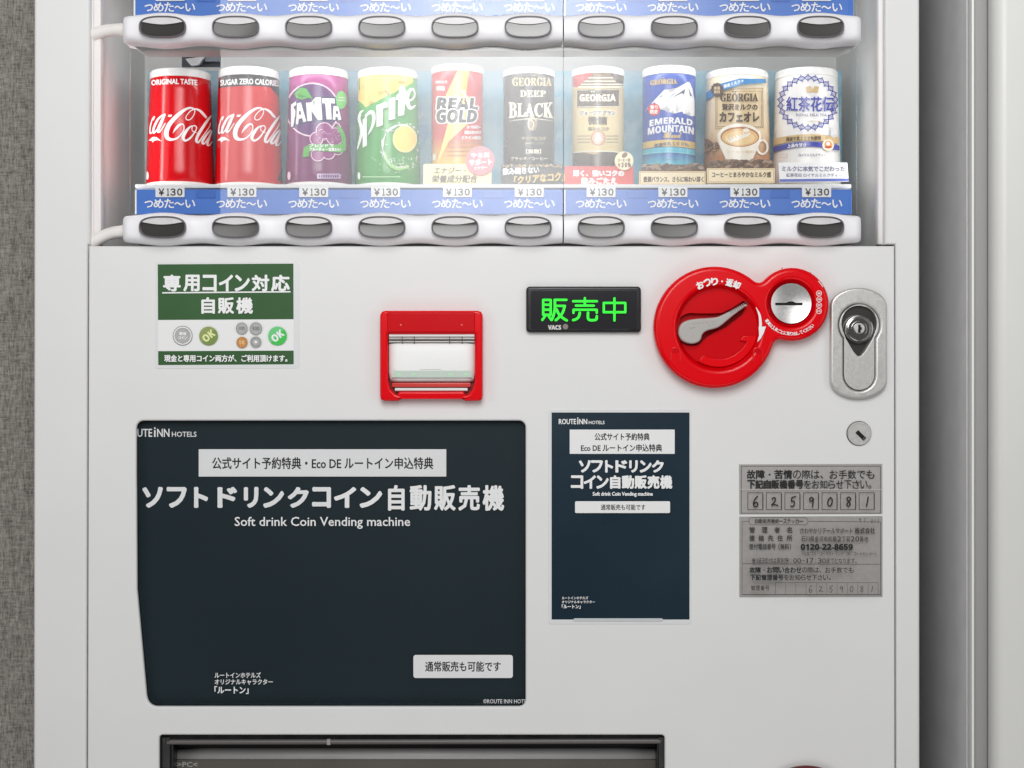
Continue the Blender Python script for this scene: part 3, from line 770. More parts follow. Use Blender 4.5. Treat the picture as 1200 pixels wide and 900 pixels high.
can(619.6, 59.5, 59.5, 77.6, 217, 8.5, 5, BLK, 'black coffee can with cream serif letters and a coffee bean', art6)

TAN = mat_gradient('can_tan', [(0, (206, 184, 126)), (.5, (222, 204, 152)), (1, (190, 168, 118))], W(0, 212, YF)[2], W(0, 84, YF)[2], .3, noise=(50, .15))
def art7(a):
    k = 5.294; o = (650, 60); br = paint('coffee_brown', (72, 54, 38)); cr = paint('can_cream', (240, 234, 214)); rnd = random.Random(9)
    a.zpoly([(90, 120), (430, 120), (430, 215), (90, 215)], paint('coffee_mid', (122, 100, 72)), k, o)
    for y_ in (165, 186, 205, 222): a.line(668, 60+y_/k, 732, 60+y_/k, 1.3, cr)
    a.zpoly([(95, 135), (250, 128), (140, 225), (95, 215)], paint('corner_red', (190, 60, 60)), k, o)
    a.zpoly([(340, 130), (430, 130), (430, 205), (380, 190)], br, k, o)
    a.zpoly([(140, 237), (398, 232), (398, 345), (140, 352)], br, k, o); a.line(676.6, 125.4, 725, 124.6, .8, cr); a.line(676.6, 105.6, 725, 105, .6, cr)
    a.text(bold('GEORGIA'), 679.4, 110.6, 721.4, 118.6, cr, .3, 6); a.circle(693.4, 107.5, 1, cr, n=8); a.circle(696, 107.5, 1, cr, n=8)
    a.text('ジョージア グラン', 679.4, 129.6, 721, 135, br, .25, 6, outline=(cr, 1.2))
    a.text('微糖', 689, 136.6, 711.3, 146, br, .35, 6); a.text('深みのコク', 689, 149, 713.4, 153.4, paint('coffee_mid', (122, 100, 72)), .2, 6)
    a.ring(701, 162, 8, 1.2, paint('emblem_pink', (196, 132, 120))); a.circle(701, 162, 6.4, paint('emblem_pale', (226, 186, 168))); a.poly([(696.5, 165), (699, 158.5), (701, 156.5), (703, 158.5), (705.5, 165), (701, 163)], cr)
    for y_ in (159.4, 163, 166.6): a.line(676.8, y_, 692, y_, .6, br); a.line(710, y_, 724.6, y_, .6, br)
    a.zpoly([(90, 640), (150, 622), (240, 640), (330, 618), (430, 640), (430, 800), (90, 800)], br, k, o)
    for _ in range(26):
        x = rnd.uniform(672, 730); y_ = rnd.uniform(183, 196); q = rnd.uniform(0, pi)
        a.poly([(x+3*cos(t)*cos(q)-2*sin(t)*sin(q), y_+3*cos(t)*sin(q)+2*sin(t)*cos(q)) for t in [2*pi*i/14 for i in range(14)]], paint('bean_%d' % rnd.randint(0, 2), ((96, 70, 50), (120, 92, 70), (60, 42, 30))[rnd.randint(0, 2)]))
        a.line(x-2*cos(q), y_-2*sin(q), x+2*cos(q), y_+2*sin(q), .4, br)
    a.stroke([(671, 179, 1), (690, 177.4, 1.2), (712, 177.4, 1.2), (730, 179, 1)], cr)
can(700.8, 60.5, 60.5, 76.6, 217, 9, 5, TAN, 'tan coffee can with brown name band and small round emblem', art7)

EMB = mat_gradient('can_blue', [(0, (60, 176, 206)), (.16, (96, 196, 214)), (.27, (50, 84, 178)), (1, (44, 82, 176))], W(0, 212, YF)[2], W(0, 84, YF)[2], .2, noise=(20, .04))
def art8(a):
    o = (750, 85); gd = paint('can_gold2', (214, 184, 112)); dk = paint('rock', (70, 84, 100))
    a.zpoly([(80, 690), (250, 490), (430, 300), (495, 300), (480, 400), (650, 270), (845, 160), (878, 180), (925, 300), (960, 500), (960, 760), (915, 770), (890, 695), (760, 722), (745, 685), (600, 722), (745, 620), (580, 640), (740, 575), (560, 600), (520, 565), (360, 645), (330, 560), (250, 520)], INKW, 15, o)
    a.zpoly([(565, 445), (795, 288), (772, 392), (735, 362)], dk, 15, o); a.zpoly([(850, 270), (918, 420), (880, 412)], dk, 15, o); a.zpoly([(325, 442), (400, 388), (380, 425)], dk, 15, o)
    a.zpoly([(500, 420), (640, 330), (560, 430), (420, 540)], paint('snow_blue', (196, 208, 230)), 15, o)
    a.circle(766.4, 128.4, 7.2, paint('seal_red', (214, 58, 44))); a.text('香り', 762, 123.4, 770.8, 127.6, INKW, .2, 4); a.text('限定', 762, 128.6, 770.8, 133.2, INKW, .2, 4)
    a.text(serif('GEORGIA'), 0, 0, 0, 0, gd, .25, 6, fn=lambda u, w: (762+31.5*u, 92.6+5.6*w+3.6*(u-.75)**2)); a.circle(775.4, 91.4, .8, gd, n=8); a.circle(777.8, 91.2, .8, gd, n=8)
    a.text(bold('EMERALD'), 0, 0, 0, 0, INKW, .25, 6, fn=lambda u, w: (761.4+50*u, 138.6+7*w+3.2*(2*u-1.05)**2-1))
    a.text(bold('MOUNTAIN'), 0, 0, 0, 0, INKW, .25, 6, fn=lambda u, w: (759.4+53.4*u, 147.6+8*w+3.4*(2*u-1.05)**2-1))
    a.text(script('Blend'), 777.5, 155, 798.4, 161.6, gd, .3, 6)
    def bend(y, s=3.4): return [(x, y+s*((x-784)/31)**2) for x in [752+64*i/16 for i in range(17)]]
    a.poly(bend(163.6)+bend(171.6)[::-1], gd)
    a.text('国産牛乳１００％', 0, 0, 0, 0, paint('emb_text', (70, 76, 110)), .2, 6, fn=lambda u, w: (767+40*u, 166+4.6*w+2.4*(2*u-1.15)**2))
    a.poly(bend(172.4)+bend(179)[::-1], paint('lake_cyan', (92, 190, 212)))
    a.text('コーヒー', 776, 186, 798.6, 187.8, paint('emb_text', (70, 76, 110)), 0)
    a.stroke([(754, 180, .5), (784, 178, .7), (815, 181, .5)], paint('cyan_line', (150, 216, 228)))
can(784, 62, 62, 75.6, 217, 10.5, 5, EMB, 'blue coffee can picturing a white snowy mountain peak', art8)

CAF = mat_gradient('can_cafe', [(0, (170, 110, 70)), (.25, (190, 134, 92)), (.5, (232, 206, 168)), (1, (240, 226, 198))], W(0, 212, YF)[2], W(0, 88, YF)[2], .3, noise=(14, .10))
def art9(a):
    k = 6.42; o = (820, 75); br = paint('coffee_brown', (72, 54, 38)); tan = paint('cafe_tan', (224, 200, 158)); rnd = random.Random(4); cup = paint('cup_white', (244, 236, 222))
    a.zpoly([(118, 195), (475, 180), (478, 478), (120, 488)], tan, k, o)
    for p in ([(118, 195), (475, 180)], [(475, 180), (478, 478)], [(478, 478), (120, 488)], [(120, 488), (118, 195)]):
        n = 22
        for i in range(n):
            q = [(p[0][0]+(p[1][0]-p[0][0])*(i+d)/n, p[0][1]+(p[1][1]-p[0][1])*(i+d)/n) for d in (0, .6)]
            a.line(o[0]+q[0][0]/k, o[1]+q[0][1]/k, o[0]+q[1][0]/k, o[1]+q[1][1]/k, .6, br)
    a.frame(820+128/k, 75+203/k, 820+467/k, 75+472/k, .35, br)
    a.zpoly([(25, 235), (130, 155), (300, 108), (500, 112), (500, 142), (330, 152), (160, 202), (25, 290)], paint('ribbon_blue', (70, 140, 196)), k, o)
    a.text('国産ミルク＋', 0, 0, 0, 0, INKW, .15, 4, quad=[(848, 99.4), (871, 92.2), (871.6, 96.4), (848.6, 103.2)])
    a.poly([(820+(130+(46+4*cos(12*t))*cos(t))/k, 75+(193+(50+4*cos(12*t))*sin(t))/k) for t in [2*pi*i/60 for i in range(60)]], paint('seal_brown', (92, 74, 66)))
    a.text('厳選', 836.6, 101.4, 843.6, 105, tan, .1, 4); a.text('素材', 836.6, 105.8, 843.6, 109.4, tan, .1, 4)
    a.text(serif('GEORGIA'), 844.2, 109.6, 888.4, 118.6, br, .25, 6); a.circle(859.2, 107.4, .8, br, n=8); a.circle(862, 107.4, .8, br, n=8)
    a.text('贅沢ミルクの', 846.4, 121.8, 887.6, 128.8, br, .3, 6); a.text('カフェオレ', 843.6, 131.6, 889.4, 142.4, br, .55, 8)
    a.ring(820+472/k, 75+625/k, 6, 2.4, cup, 8)
    a.zpoly([(134, 545), (462, 545), (450, 600), (425, 660), (405, 700), (400, 760), (200, 760), (190, 700), (160, 640), (140, 590)], cup, k, o)
    a.circle(820+298/k, 75+545/k, 166/k, cup, 96/k); a.circle(820+302/k, 75+548/k, 146/k, paint('coffee_edge', (168, 108, 60)), 76/k)
    a.circle(820+302/k, 75+552/k, 136/k, paint('coffee_foam', (226, 184, 122)), 66/k); a.circle(820+300/k, 75+556/k, 112/k, paint('foam_pale', (238, 206, 150)), 52/k)
    for i in range(6):
        x = 230+i*24; a.stroke([(x-26, 560-8*i, 8), (x, 585-9*i, 20), (x+32, 560-9*i, 6)], cup, k, o)
    a.circle(820+350/k, 75+500/k, 24/k, cup, 16/k)
    a.text('コーヒー飲料', 851.5, 176, 884, 179.6, tan, 0)
    for _ in range(16):
        x = rnd.uniform(825, 842); y = rnd.uniform(164, 178); q = rnd.uniform(0, pi)
        a.poly([(x+2.8*cos(t)*cos(q)-1.9*sin(t)*sin(q), y+2.8*cos(t)*sin(q)+1.9*sin(t)*cos(q)) for t in [2*pi*i/14 for i in range(14)]], paint('bean_b%d' % rnd.randint(0, 1), ((92, 58, 40), (128, 88, 62))[rnd.randint(0, 1)]))
        a.line(x-2*cos(q), y-2*sin(q), x+2*cos(q), y+2*sin(q), .4, tan)
can(863.6, 71.5, 79.5, 77.6, 217, 9.5, 5, CAF, 'cream milk coffee can picturing a white cup of latte', art9)

TEA = paint('can_tea_white', (240, 239, 237), .3, noise=(20, .015))
def art10(a):
    k = 6.43; o = (900, 75); bl = paint('tea_blue', (70, 76, 166)); gd = paint('tea_gold', (206, 178, 130)); gy = paint('tea_grey', (140, 138, 150))
    cx, cy, rx, ry = 946.9, 120.4, 32.3, 29.4
    for ph in (0, pi):
        pts = []
        for i in range(241):
            t = 2*pi*i/240; d = 2.5*sin(13*t+ph); pts.append((cx+(rx+d)*cos(t), cy+(ry+d)*sin(t), .75+.45*abs(cos(13*t))))
        a.stroke(pts, bl, n=1)
    for i in range(26):
        t = 2*pi*(i+.5)/26; q = t+pi/2*.6
        for d, rr_ in ((0, 1.25), (3.4, .7), (-3.4, .7)):
            x = cx+(rx+d)*cos(t); y = cy+(ry+d)*sin(t); a.ring(x, y, rr_, .55, bl, n=14)
    a.zpoly([(292, 216), (285, 175), (308, 196), (318, 165), (338, 196), (352, 165), (360, 198), (384, 172), (376, 218), (335, 208)], gd, k, o)
    a.text('紅茶花伝', 921.6, 113.4, 977.2, 130.4, bl, .35, 6); a.text('ROYAL MILK TEA', 933, 133, 969, 136, gy, .1, 4); a.line(946, 142, 964, 142, .5, gd)
    def bend(y, s): return [(x, y+s*((x-948)/40)**2) for x in [904+84*i/20 for i in range(21)]]
    a.poly(bend(157.2, 5.2)+bend(164.6, 5.6)[::-1], gd); a.poly(bend(166.0, 5.8)+bend(171.8, 6)[::-1], bl)
    a.text('国産牛乳１００％使用', 0, 0, 0, 0, paint('tea_ink', (90, 74, 56)), .2, 6, fn=lambda u, w: (921.6+40*u, 159.4+4.8*w+1.6*(1-u)**2)); a.text('上品な甘さ', 0, 0, 0, 0, INKW, .2, 6, fn=lambda u, w: (922.6+22*u, 167.6+4.2*w+1.6*(1-u)**2))
    a.circle(970.6, 170, 6.8, paint('badge_pale', (250, 228, 206))); a.circle(970.6, 169.6, 4.6, paint('badge_orange', (236, 150, 80))); a.circle(970.6, 168.4, 2.2, INKW); a.rect(966.6, 171.4, 974.6, 173.2, paint('badge_red', (180, 70, 50)))
    a.zpoly([(472, 540), (470, 505), (478, 478), (486, 478), (494, 505), (498, 560)], paint('bottle_grey', (214, 216, 220)), k, o)
    a.text('ロイヤルミルクティー', 936, 180, 968, 183.2, gy, .1, 4); a.frame(915, 181, 922.6, 184.6, .3, gd)
can(944.8, 72, 80, 76.6, 217, 10, 5, TEA, 'white milk tea can with a blue braided wreath, rightmost on the shelf', art10)

# ================================================================== PROMOTION CARDS IN FRONT OF THE CANS
G_CARD = 'promotion cards in front of the cans'
YC = .046
def pcard(loop, m, label, th=.0022, Y=YC): return card('promo_card', [loop], Y, th, m, label, 'card', G_CARD)
KC = {}
c = pcard(rr(496, 192, 576, 217.6, 2.4), mat('card_cream', (250, 238, 186), .4), 'cream card in front of the red and gold can, with a pink disc')
a = Art(flat(YC)); ink = mat('card_ink', (88, 82, 66), .5)
a.text('エナジー・', 0, 0, 0, 0, ink, .3, 6, quad=[(509.4, 196.4), (546.6, 196.4), (545.4, 203.6), (508.2, 203.6)]); a.text('栄養成分配合', 0, 0, 0, 0, ink, .32, 6, quad=[(507, 205.4), (560, 205.4), (558.8, 214.2), (505.6, 214.2)])
a.build('lettering', c)
d = plate('badge', [ell(562.8, 188.3, 17, n=40)], YC-.0032, .0016, .0004, mat('badge_pink', (236, 130, 140), .4), c)
a = Art(flat(YC-.0032))
a.text('やる気', 0, 0, 0, 0, INKW, .4, 6, quad=[(552, 179.4), (573.4, 178.6), (573.6, 184.4), (552.2, 185)]); a.text('サポート', 0, 0, 0, 0, INKW, .45, 6, quad=[(550, 187), (576, 186), (576.4, 193), (550.2, 194)]); a.text('エナジー', 0, 0, 0, 0, INKW, .25, 6, quad=[(555.4, 195.4), (571, 194.6), (571, 198.2), (555.4, 199)])
a.build('lettering', d)
c = pcard([(586.6, 193.6), (600, 192.4), (640, 193), (659.4, 192.4), (659.2, 217.4), (587.6, 217.4)], mat('card_black', (48, 44, 40), .4, noise=(300, .3)), 'black card in front of the black coffee can')
a = Art(flat(YC)); gd = mat('card_gold', (224, 188, 110), .4); rnd = random.Random(2)
for i in range(150):
    x = rnd.uniform(588, 658); y = rnd.uniform(193.2, 196.4); a.circle(x, y, rnd.uniform(.3, .9), (gd, mat('card_bean', (120, 92, 62), .5), mat('card_pale', (226, 210, 176), .5))[i % 3], n=7)
a.text('飲み飽きない', 0, 0, 0, 0, INKW, .4, 6, quad=[(589, 198), (631, 195.8), (632, 203.4), (589.6, 206)]); a.text('「クリアなコク」', 0, 0, 0, 0, gd, .5, 6, quad=[(603, 207.6), (661, 201.6), (661.4, 212.4), (602.4, 216.6)])
a.build('lettering', c)
c = pcard(rr(661.2, 194.6, 742.6, 217.6, .8, 2), mat('card_red', (214, 58, 52), .4), 'red card with white writing and a small round cream badge', Y=YC+.0005)
a = Art(flat(YC+.0005)); a.text('深く、強いコクの', 671.6, 199.6, 731, 206.6, INKW, .55, 8); a.text('飲みごたえ', 681, 208.2, 722.4, 215.6, INKW, .55, 8); a.rect(661.4, 215.9, 742.4, 217, mat('card_edge', (240, 214, 196), .5)); a.build('lettering', c)
d = plate('badge', [ell(731.4, 188.4, 11, n=36)], YC-.0026, .0016, .0004, mat('badge_cream', (244, 232, 190), .4), c)
a = Art(flat(YC-.0026)); br = mat('badge_brown', (120, 84, 60), .5); a.text('コーヒー豆', 723.8, 186, 738.6, 189.4, br, .2, 4); a.text('＋３０％', 724, 190.6, 739, 196, br, .4, 6)
a.poly([(732+1.8*cos(t)+2.8*sin(t), 181.8+2*cos(t)-2.6*sin(t)) for t in [2*pi*i/16 for i in range(16)]], br); a.build('lettering', d)
BEAN = mat('beans_print', (120, 92, 70), .5, noise=(420, .75), bump=(500, .4))
def wedge(x0, x1, y0, ym, y1, label, words, wq):
    Y = YC
    t = thing('promo_card', W((x0+x1)/2, y1, Y), label, 'card', G_CARD)
    mb = MB(); f = mat('card_kraft', (242, 226, 190), .45, noise=(60, .03)); 
    mb.pbox(x0, ym, x1, y1, Y, .008, f); mb.build('front_panel', t, bevel=.0006)
    rnd = random.Random(x0); n = 26
    top = [(x0+5+(x1-x0-8)*i/n, y0+rnd.uniform(-1.4, 1.2)) for i in range(n+1)]
    plate('bean_top', [[(x0+1, ym-.3)]+top+[(x1-1, ym-.3)]], Y+.004, .003, .0005, BEAN, t)
    a = Art(flat(Y+.004), .0002)
    cols = [mat('card_bean%d' % i, c_, .45) for i, c_ in enumerate(((140, 110, 88), (92, 66, 50), (176, 150, 128), (112, 84, 66)))]
    for _ in range(42):
        x = rnd.uniform(x0+5, x1-5); y = rnd.uniform(y0+.5, ym-1.5); q = rnd.uniform(-.6, .6); m = cols[rnd.randint(0, 3)]
        a.poly([(x+3.4*cos(u)*cos(q)-1.7*sin(u)*sin(q), y+3.4*cos(u)*sin(q)+1.7*sin(u)*cos(q)) for u in [2*pi*i/12 for i in range(12)]], m)
        a.line(x-2.4*cos(q), y-2.4*sin(q), x+2.4*cos(q), y+2.4*sin(q), .45, cols[1])
    a.build('bean_print', t)
    a = Art(flat(Y)); a.frame(x0+1.2, ym+1, x1-1.2, y1-1, .5, mat('kraft_line', (196, 150, 96), .5)); a.text(words, *wq, mat('card_brown', (96, 72, 50), .5), .22, 6); a.build('lettering', t)
    return t
wedge(749, 827, 192.6, 200.6, 217, 'kraft card with coffee bean top in front of the blue coffee can', '豊潤バランス、さらに味わい深く', (754, 207, 824.4, 213.4))
wedge(828.6, 908, 187.6, 197, 214.4, 'kraft card with coffee bean top in front of the latte can', 'コーヒーとまろやかなミルク感', (834.4, 201.6, 903.4, 207.8))
c = pcard([(912.4, 190.6), (993, 190.4), (994.8, 212.6), (913.6, 213.6)], mat('card_white', (246, 246, 246), .4), 'white card with a blue lower edge in front of the milk tea can')
a = Art(flat(YC)); a.poly([(913.4, 210), (994.6, 209.2), (994.8, 212.2), (913.6, 213.2)], mat('card_blue', (96, 110, 190), .4)); gy = mat('card_violet', (122, 116, 150), .5)
a.text('ミルクに本気でこだわった', 916.4, 194.8, 990, 201, gy, .2, 6); a.text('紅茶花伝 ロイヤルミルクティー', 921.4, 203.2, 986.6, 207.4, gy, .1, 4); a.build('lettering', c)
# ================================================================== FRONT PANEL FITTINGS (parts of the machine)
PY = -.002                                            # front face of the panel
def zo(o, k): return lambda x, y: (o[0]+x/k, o[1]+y/k)
def zl(pts, o, k): return [(o[0]+x/k, o[1]+y/k) for x, y in pts]

# ---- coin return dial with coin slot
c1 = (838, 383.5); r1 = 71.6; c2 = (929, 356.5); r2 = 43.2
def union_outline(c1, r1, c2, r2, rf, n=26):
    dx, dy = c2[0]-c1[0], c2[1]-c1[1]; d = sqrt(dx*dx+dy*dy); th = math.atan2(dy, dx)
    A, B = r1+rf, r2+rf; ca = (A*A+d*d-B*B)/(2*A*d); al = math.acos(ca); out = []
    f = [(c1[0]+A*cos(th+s*al), c1[1]+A*sin(th+s*al)) for s in (1, -1)]      # fillet centres (below, above)
    g = [math.atan2(p[1]-c2[1], p[0]-c2[0]) for p in f]
    def arc(c, r, a0, a1, n): return [(c[0]+r*cos(a0+(a1-a0)*i/n), c[1]+r*sin(a0+(a1-a0)*i/n)) for i in range(n)]
    a0, a1 = th+al, th-al+2*pi
    out += arc(c1, r1, a0, a1, n*2)
    s0 = a1+pi; e0 = g[1]+pi                                  # upper fillet, seen from its centre
    def short(a, b):
        while b-a > pi: b -= 2*pi
        while b-a < -pi: b += 2*pi
        return b
    out += arc(f[1], rf, s0, short(s0, e0), 8)
    b0 = g[1]; b1 = g[0]
    while b1 < b0: b1 += 2*pi
    out += arc(c2, r2, b0, b1, n)
    s1 = g[0]+pi; out += arc(f[0], rf, s1, short(s1, th+al+pi), 8)
    return out
ol = union_outline(c1, r1, c2, r2, 9)
YD = PY-.0165
dial = plate('coin_dial_plate', [ol, ell(842, 384, 48.5, n=56), ell(927.6, 355.6, 26.8, n=40)], YD, .0165, .0046, RED, VM, 5)
# recess of the dial: conical wall and floor
cD = W(842, 384, YD); kD = K(YD)
mb = MB(); mb.lathe(cD, [(49.3*kD, YD+.0012), (48.4*kD, YD+.003), (46.4*kD, YD+.0098)], RED, 56, cap=False); mb.build('dial_recess', dial)
cav = [(811+20.5*cos(t), 386+20*sin(t)) for t in [radians(60)+radians(222)*i/24 for i in range(25)]]+[(833, 366.6), (846, 366), (858, 360), (871, 351.5), (878, 355), (870, 370), (852, 384), (838, 390), (829, 396)]
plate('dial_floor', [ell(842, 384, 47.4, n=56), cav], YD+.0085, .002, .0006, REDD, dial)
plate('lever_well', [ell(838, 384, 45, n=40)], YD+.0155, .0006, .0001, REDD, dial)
st = plate('dial_step', [[(842+46*cos(t), 384+46*sin(t)) for t in [radians(12)+radians(110)*i/24 for i in range(25)]]+[(842+37*cos(t), 384+37*sin(t)) for t in [radians(118)-radians(92)*i/20 for i in range(21)]]+[(867, 399), (871, 394)]], YD+.0055, .0029, .0006, RED, dial)
lev = [(p[0], p[1]) for p in spline([(872.8, 356.2), (847.5, 368.6), (839.3, 371.6), (827.8, 372.7), (815, 373.6), (804, 376), (797.4, 381), (795.2, 389), (796.6, 395), (801, 400), (810, 402.8), (817.6, 401.2), (821.4, 397.6), (823.4, 391.8), (828.6, 387.6), (839.3, 384.6), (846, 380.8), (859.4, 369.6), (874.2, 358.6), (875, 357)], 5)]
o = plate('return_lever', [lev], YD-.001, .012, .0016, LEVER, dial)
mb = MB()
for i in range(7):
    x = 856+i*2.5; y = 365-i*1.45; mb.pbox(x, y-1.1, x+1.0, y+2.6, YD-.0014, .001, mat('lever_rib', (134, 131, 127), .45))
for x, y in ((812, 379), (814.6, 379), (809, 384.2), (811.4, 384), (813.8, 383.4), (818, 378.6), (820.4, 378.2), (824, 378), (828.6, 377.6), (830.6, 380.6), (835, 376.8), (837.4, 376.4), (835.6, 379.8)):
    mb.lathe(W(x, y, YD-.001), [(.0006, YD-.0009), (.0005, YD-.0016), (.0001, YD-.0018)], LEVER, 10)
mb.build('braille_dots', o)
# coin slot dish
cS = W(927.8, 355.4, YD); RB = mat('brushed_steel', (222, 221, 219), .34, metal=.85, noise=(700, .05))
def dish(r): return YD+.0052-.0026*(min(1, r)**2)                  # concave, deepest at the middle
mb = MB(); mb.lathe(cS, [(23.6*kD*q, dish(q)) for q in (1, .92, .84, .75, .65, .55, .45, .35, .25, .15, .07, .002)], RB, 48, cap=False); mb.build('coin_slot_disc', dial, 60)
mb = MB(); n = 16; vs = []
for i in range(n+1):
    x = 909.4+32*i/n; q = abs(x-927.8)/23.6; tp = 354.6-1.8*math.exp(-((x-928)/4.2)**4)
    for y in (tp, 357.4): X, _, Z = W(x, y, YD); vs.append((X, dish(q)-.0004, Z))
mb.add(vs, [(2*i, 2*i+1, 2*i+3, 2*i+2) for i in range(n)], BLACKM); mb.build('coin_slot', dial)
mb = MB(); mb.lathe(cS, [(27.4*kD, YD+.0010), (26.4*kD, YD+.003), (23.5*kD, YD+.0062), (22*kD, YD+.0062)], RED, 40, cap=False)
mb.build('slot_rim', dial)
a = Art(flat(YD))
def arcfn(cx, cy, r0, r1, a0, a1):                       # letters along an arc, tops outwards
    return lambda u, w: (cx+(r0+(r1-r0)*w)*cos(radians(a0+(a1-a0)*u)), cy+(r0+(r1-r0)*w)*sin(radians(a0+(a1-a0)*u)))
def arctext(s, cx, cy, rt, rb, a0, a1, b, gaps=None):
    n = len(s)
    for i, ch in enumerate(s):
        u0 = a0+(a1-a0)*i/n; u1 = a0+(a1-a0)*(i+.88)/n
        if ch == '・':
            am = radians((u0+u1)/2); rm = (rt+rb)/2; a.circle(cx+rm*cos(am), cy+rm*sin(am), 1.1, INKW, n=12)
        elif ch in 'ーっ': a.text(ch, 0, 0, 0, 0, INKW, b, 6, fn=arcfn(cx, cy, rt+(rb-rt)*.4, rt+(rb-rt)*.7, u0, u1))
        else: a.text(ch, 0, 0, 0, 0, INKW, b, 6, fn=arcfn(cx, cy, rt, rb, u0, u1))
arctext('おつり・返却', 842, 384, 58.5, 50.2, 242.5, 298, .5)
arctext('硬貨は１枚ごとに取り出してください', 927.6, 356, 33.2, 37.2, 148, 44, .16)
a.stroke([(885.6, 360.4, .6), (889.6, 369, 2.6), (890.8, 378, 3.2), (890.6, 384, 3.4)], INKW)
a.poly([(888.6, 383.2), (897.2, 382.6), (894.8, 390), (891.4, 396.4), (887, 401.2), (889.2, 393)], INKW)
for i, t in enumerate(('10', '50', '100', '500')[::-1]):
    y = 344+i*6.9; x = 959.6-abs(i-1.2)*.3
    a.ring(x, y, 3.0, .6, INKW, n=24); a.text(t, x-1.7, y-1.2, x+1.7, y+1.2, INKW, .12, 4)
a.stroke([(958.4, 329.6, .7), (962, 333.6, .8), (963.6, 336.4, .7)], INKW)
a.build('lettering', dial)
mb = MB()
for bx, by in ((791.4, 412.5), (888, 412.5)):
    pts = [(bx-5.4, by+11), (bx-5.2, by+3)]+[(bx+5.2*cos(t), by+5*sin(t)) for t in [pi+pi*i/8 for i in range(9)]]+[(bx+5.2, by+3), (bx+5.4, by+11)]
    mn = MB(); mn.tube([W(p[0], p[1], YD-.0001) for p in pts], .0008, RED, 8); mn.build('notch_rim', dial)
for x, y in ((921.4, 320.6), (924, 320), (928, 319.6), (930.4, 322.6), (933.6, 320), (921.8, 324), (933.8, 323.6), (827.4, 314), (916.4, 314.4), (950, 320)):
    mb.lathe(W(x, y, YD), [(.0007, YD+.0002), (.0006, YD-.0006), (.0001, YD-.0009)], RED, 10)
mb.build('braille_dots', dial)
kn = [plate('finger_notch', [ell(bx, 411, 4.2, 3.4, n=20)], YD-.0003, .0006, .0002, REDD, dial) for bx in (791.4, 888)]

# ---- bill slot
YB = PY-.012
op = [(455, 391), (556.6, 391)]+[(556.2, 446), (553.6, 456), (548.6, 462.6), (541, 467), (541, 490), (470, 490), (470, 467), (463.4, 463), (457.4, 455.6), (455.2, 446)]
ou = [(451, 364), (560, 364), (563.6, 365.2), (565.4, 368.6), (565.6, 372), (565.6, 464), (564.6, 468), (561, 469.8), (545, 470), (541, 467.6), (470.6, 467.6), (466, 470), (450, 469.8), (446.2, 468), (445.2, 464), (445.2, 372), (445.4, 368.6), (447.4, 365.2)]
inn = [(454.6, 391.4), (556.6, 391.4), (556.2, 446), (553.6, 455.6), (548.6, 461.6), (540, 464.4), (471, 464.4), (463.4, 461.6), (457.4, 455), (455, 446)]
bs = plate('bill_slot', [ou, inn], YB, .012, .0024, RED, VM, 5)
# hood: slightly sunk panel with an under-edge
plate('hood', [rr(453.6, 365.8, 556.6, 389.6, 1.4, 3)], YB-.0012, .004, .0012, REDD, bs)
mb = MB()
for x, y in ((469.8, 380.8), (541.2, 380.8)): mb.lathe(W(x, y, YB-.001), [(.0009, YB-.0011), (.0008, YB-.0018), (.0001, YB-.0021)], mat('bump_pink', (240, 120, 120), .3), 12)
for i, x in enumerate((498.4, 501, 504.6, 507.2, 511.6)):
    for j, y in enumerate((368, 370.8, 373.4)):
        if (i*2+j*3) % 4 != 1: mb.lathe(W(x, y, YB-.001), [(.0005, YB-.0011), (.0004, YB-.0016), (.0001, YB-.0018)], RED, 8)
mb.build('braille_dots', bs)
# inside: back wall, rollers, clear cover, sensors strip, lower lip
mb = MB(); mb.pbox(453.4, 390.5, 557.6, 465.5, PY-.0018, .0012, mat('slot_inner', (120, 20, 22), .4)); mb.build('slot_back', bs)
mb = MB()
for y, r, m in ((393.2, .0016, mat('roller_white', (226, 226, 224), .2)), (396.8, .0016, mat('roller_grey', (150, 146, 144), .25, metal=.4)), (400.6, .0014, mat('roller_grey', (150, 146, 144), .25, metal=.4))):
    z = W(0, y, YB+.004)[2]
    mb.tube([(W(456, 0, YB+.004)[0], YB+.004, z), (W(505, 0, YB+.004)[0], YB+.004, z), (W(556, 0, YB+.004)[0], YB+.004, z)], r, m, 14)
for x in (471.4, 485.6, 527, 541.6): mb.pbox(x-.5, 394.6, x+.5, 403, YB+.0022, .003, mat('roller_mark', (64, 60, 60), .4))
mb.build('rollers', bs)
prof = [(402.2, .0040), (404, .0026), (412, .0018), (424, .0015), (436, .0018), (443, .0026), (447, .0046)]
def sheet(prof, x0, x1, m, name, inset=0, n=10):
    vs = []; fs = []
    for i, (y, dy) in enumerate(prof):
        ins = inset*max(0, (y-438)/12)
        for j in range(n+1):
            t = j/n; x = x0+ins+(x1-x0-2*ins)*t; e = abs(2*t-1)**12*.0022
            X, _, Z = W(x, y, YB); vs.append((X, YB+dy+e, Z))
    for i in range(len(prof)-1):
        for j in range(n): a0 = i*(n+1)+j; fs.append((a0, a0+1, a0+n+2, a0+n+1))
    mb = MB(); mb.add(vs, fs, m); o = mb.build(name, bs, 60)
    sol = o.modifiers.new('s', 'SOLIDIFY'); sol.thickness = .0008; sol.offset = 0
    return o
sheet(prof, 455.6, 556.2, mat('cover_glare', (246, 246, 244), .4, spec=.3, noise=(25, .02)), 'slot_cover', 2.5)  # white colour stands in for the softbox reflection on the clear cover
sheet([(441.6, .0016), (443.4, .002)], 458.6, 553.6, mat('cover_rim', (214, 222, 216), .15), 'slot_cover_rim', 1)
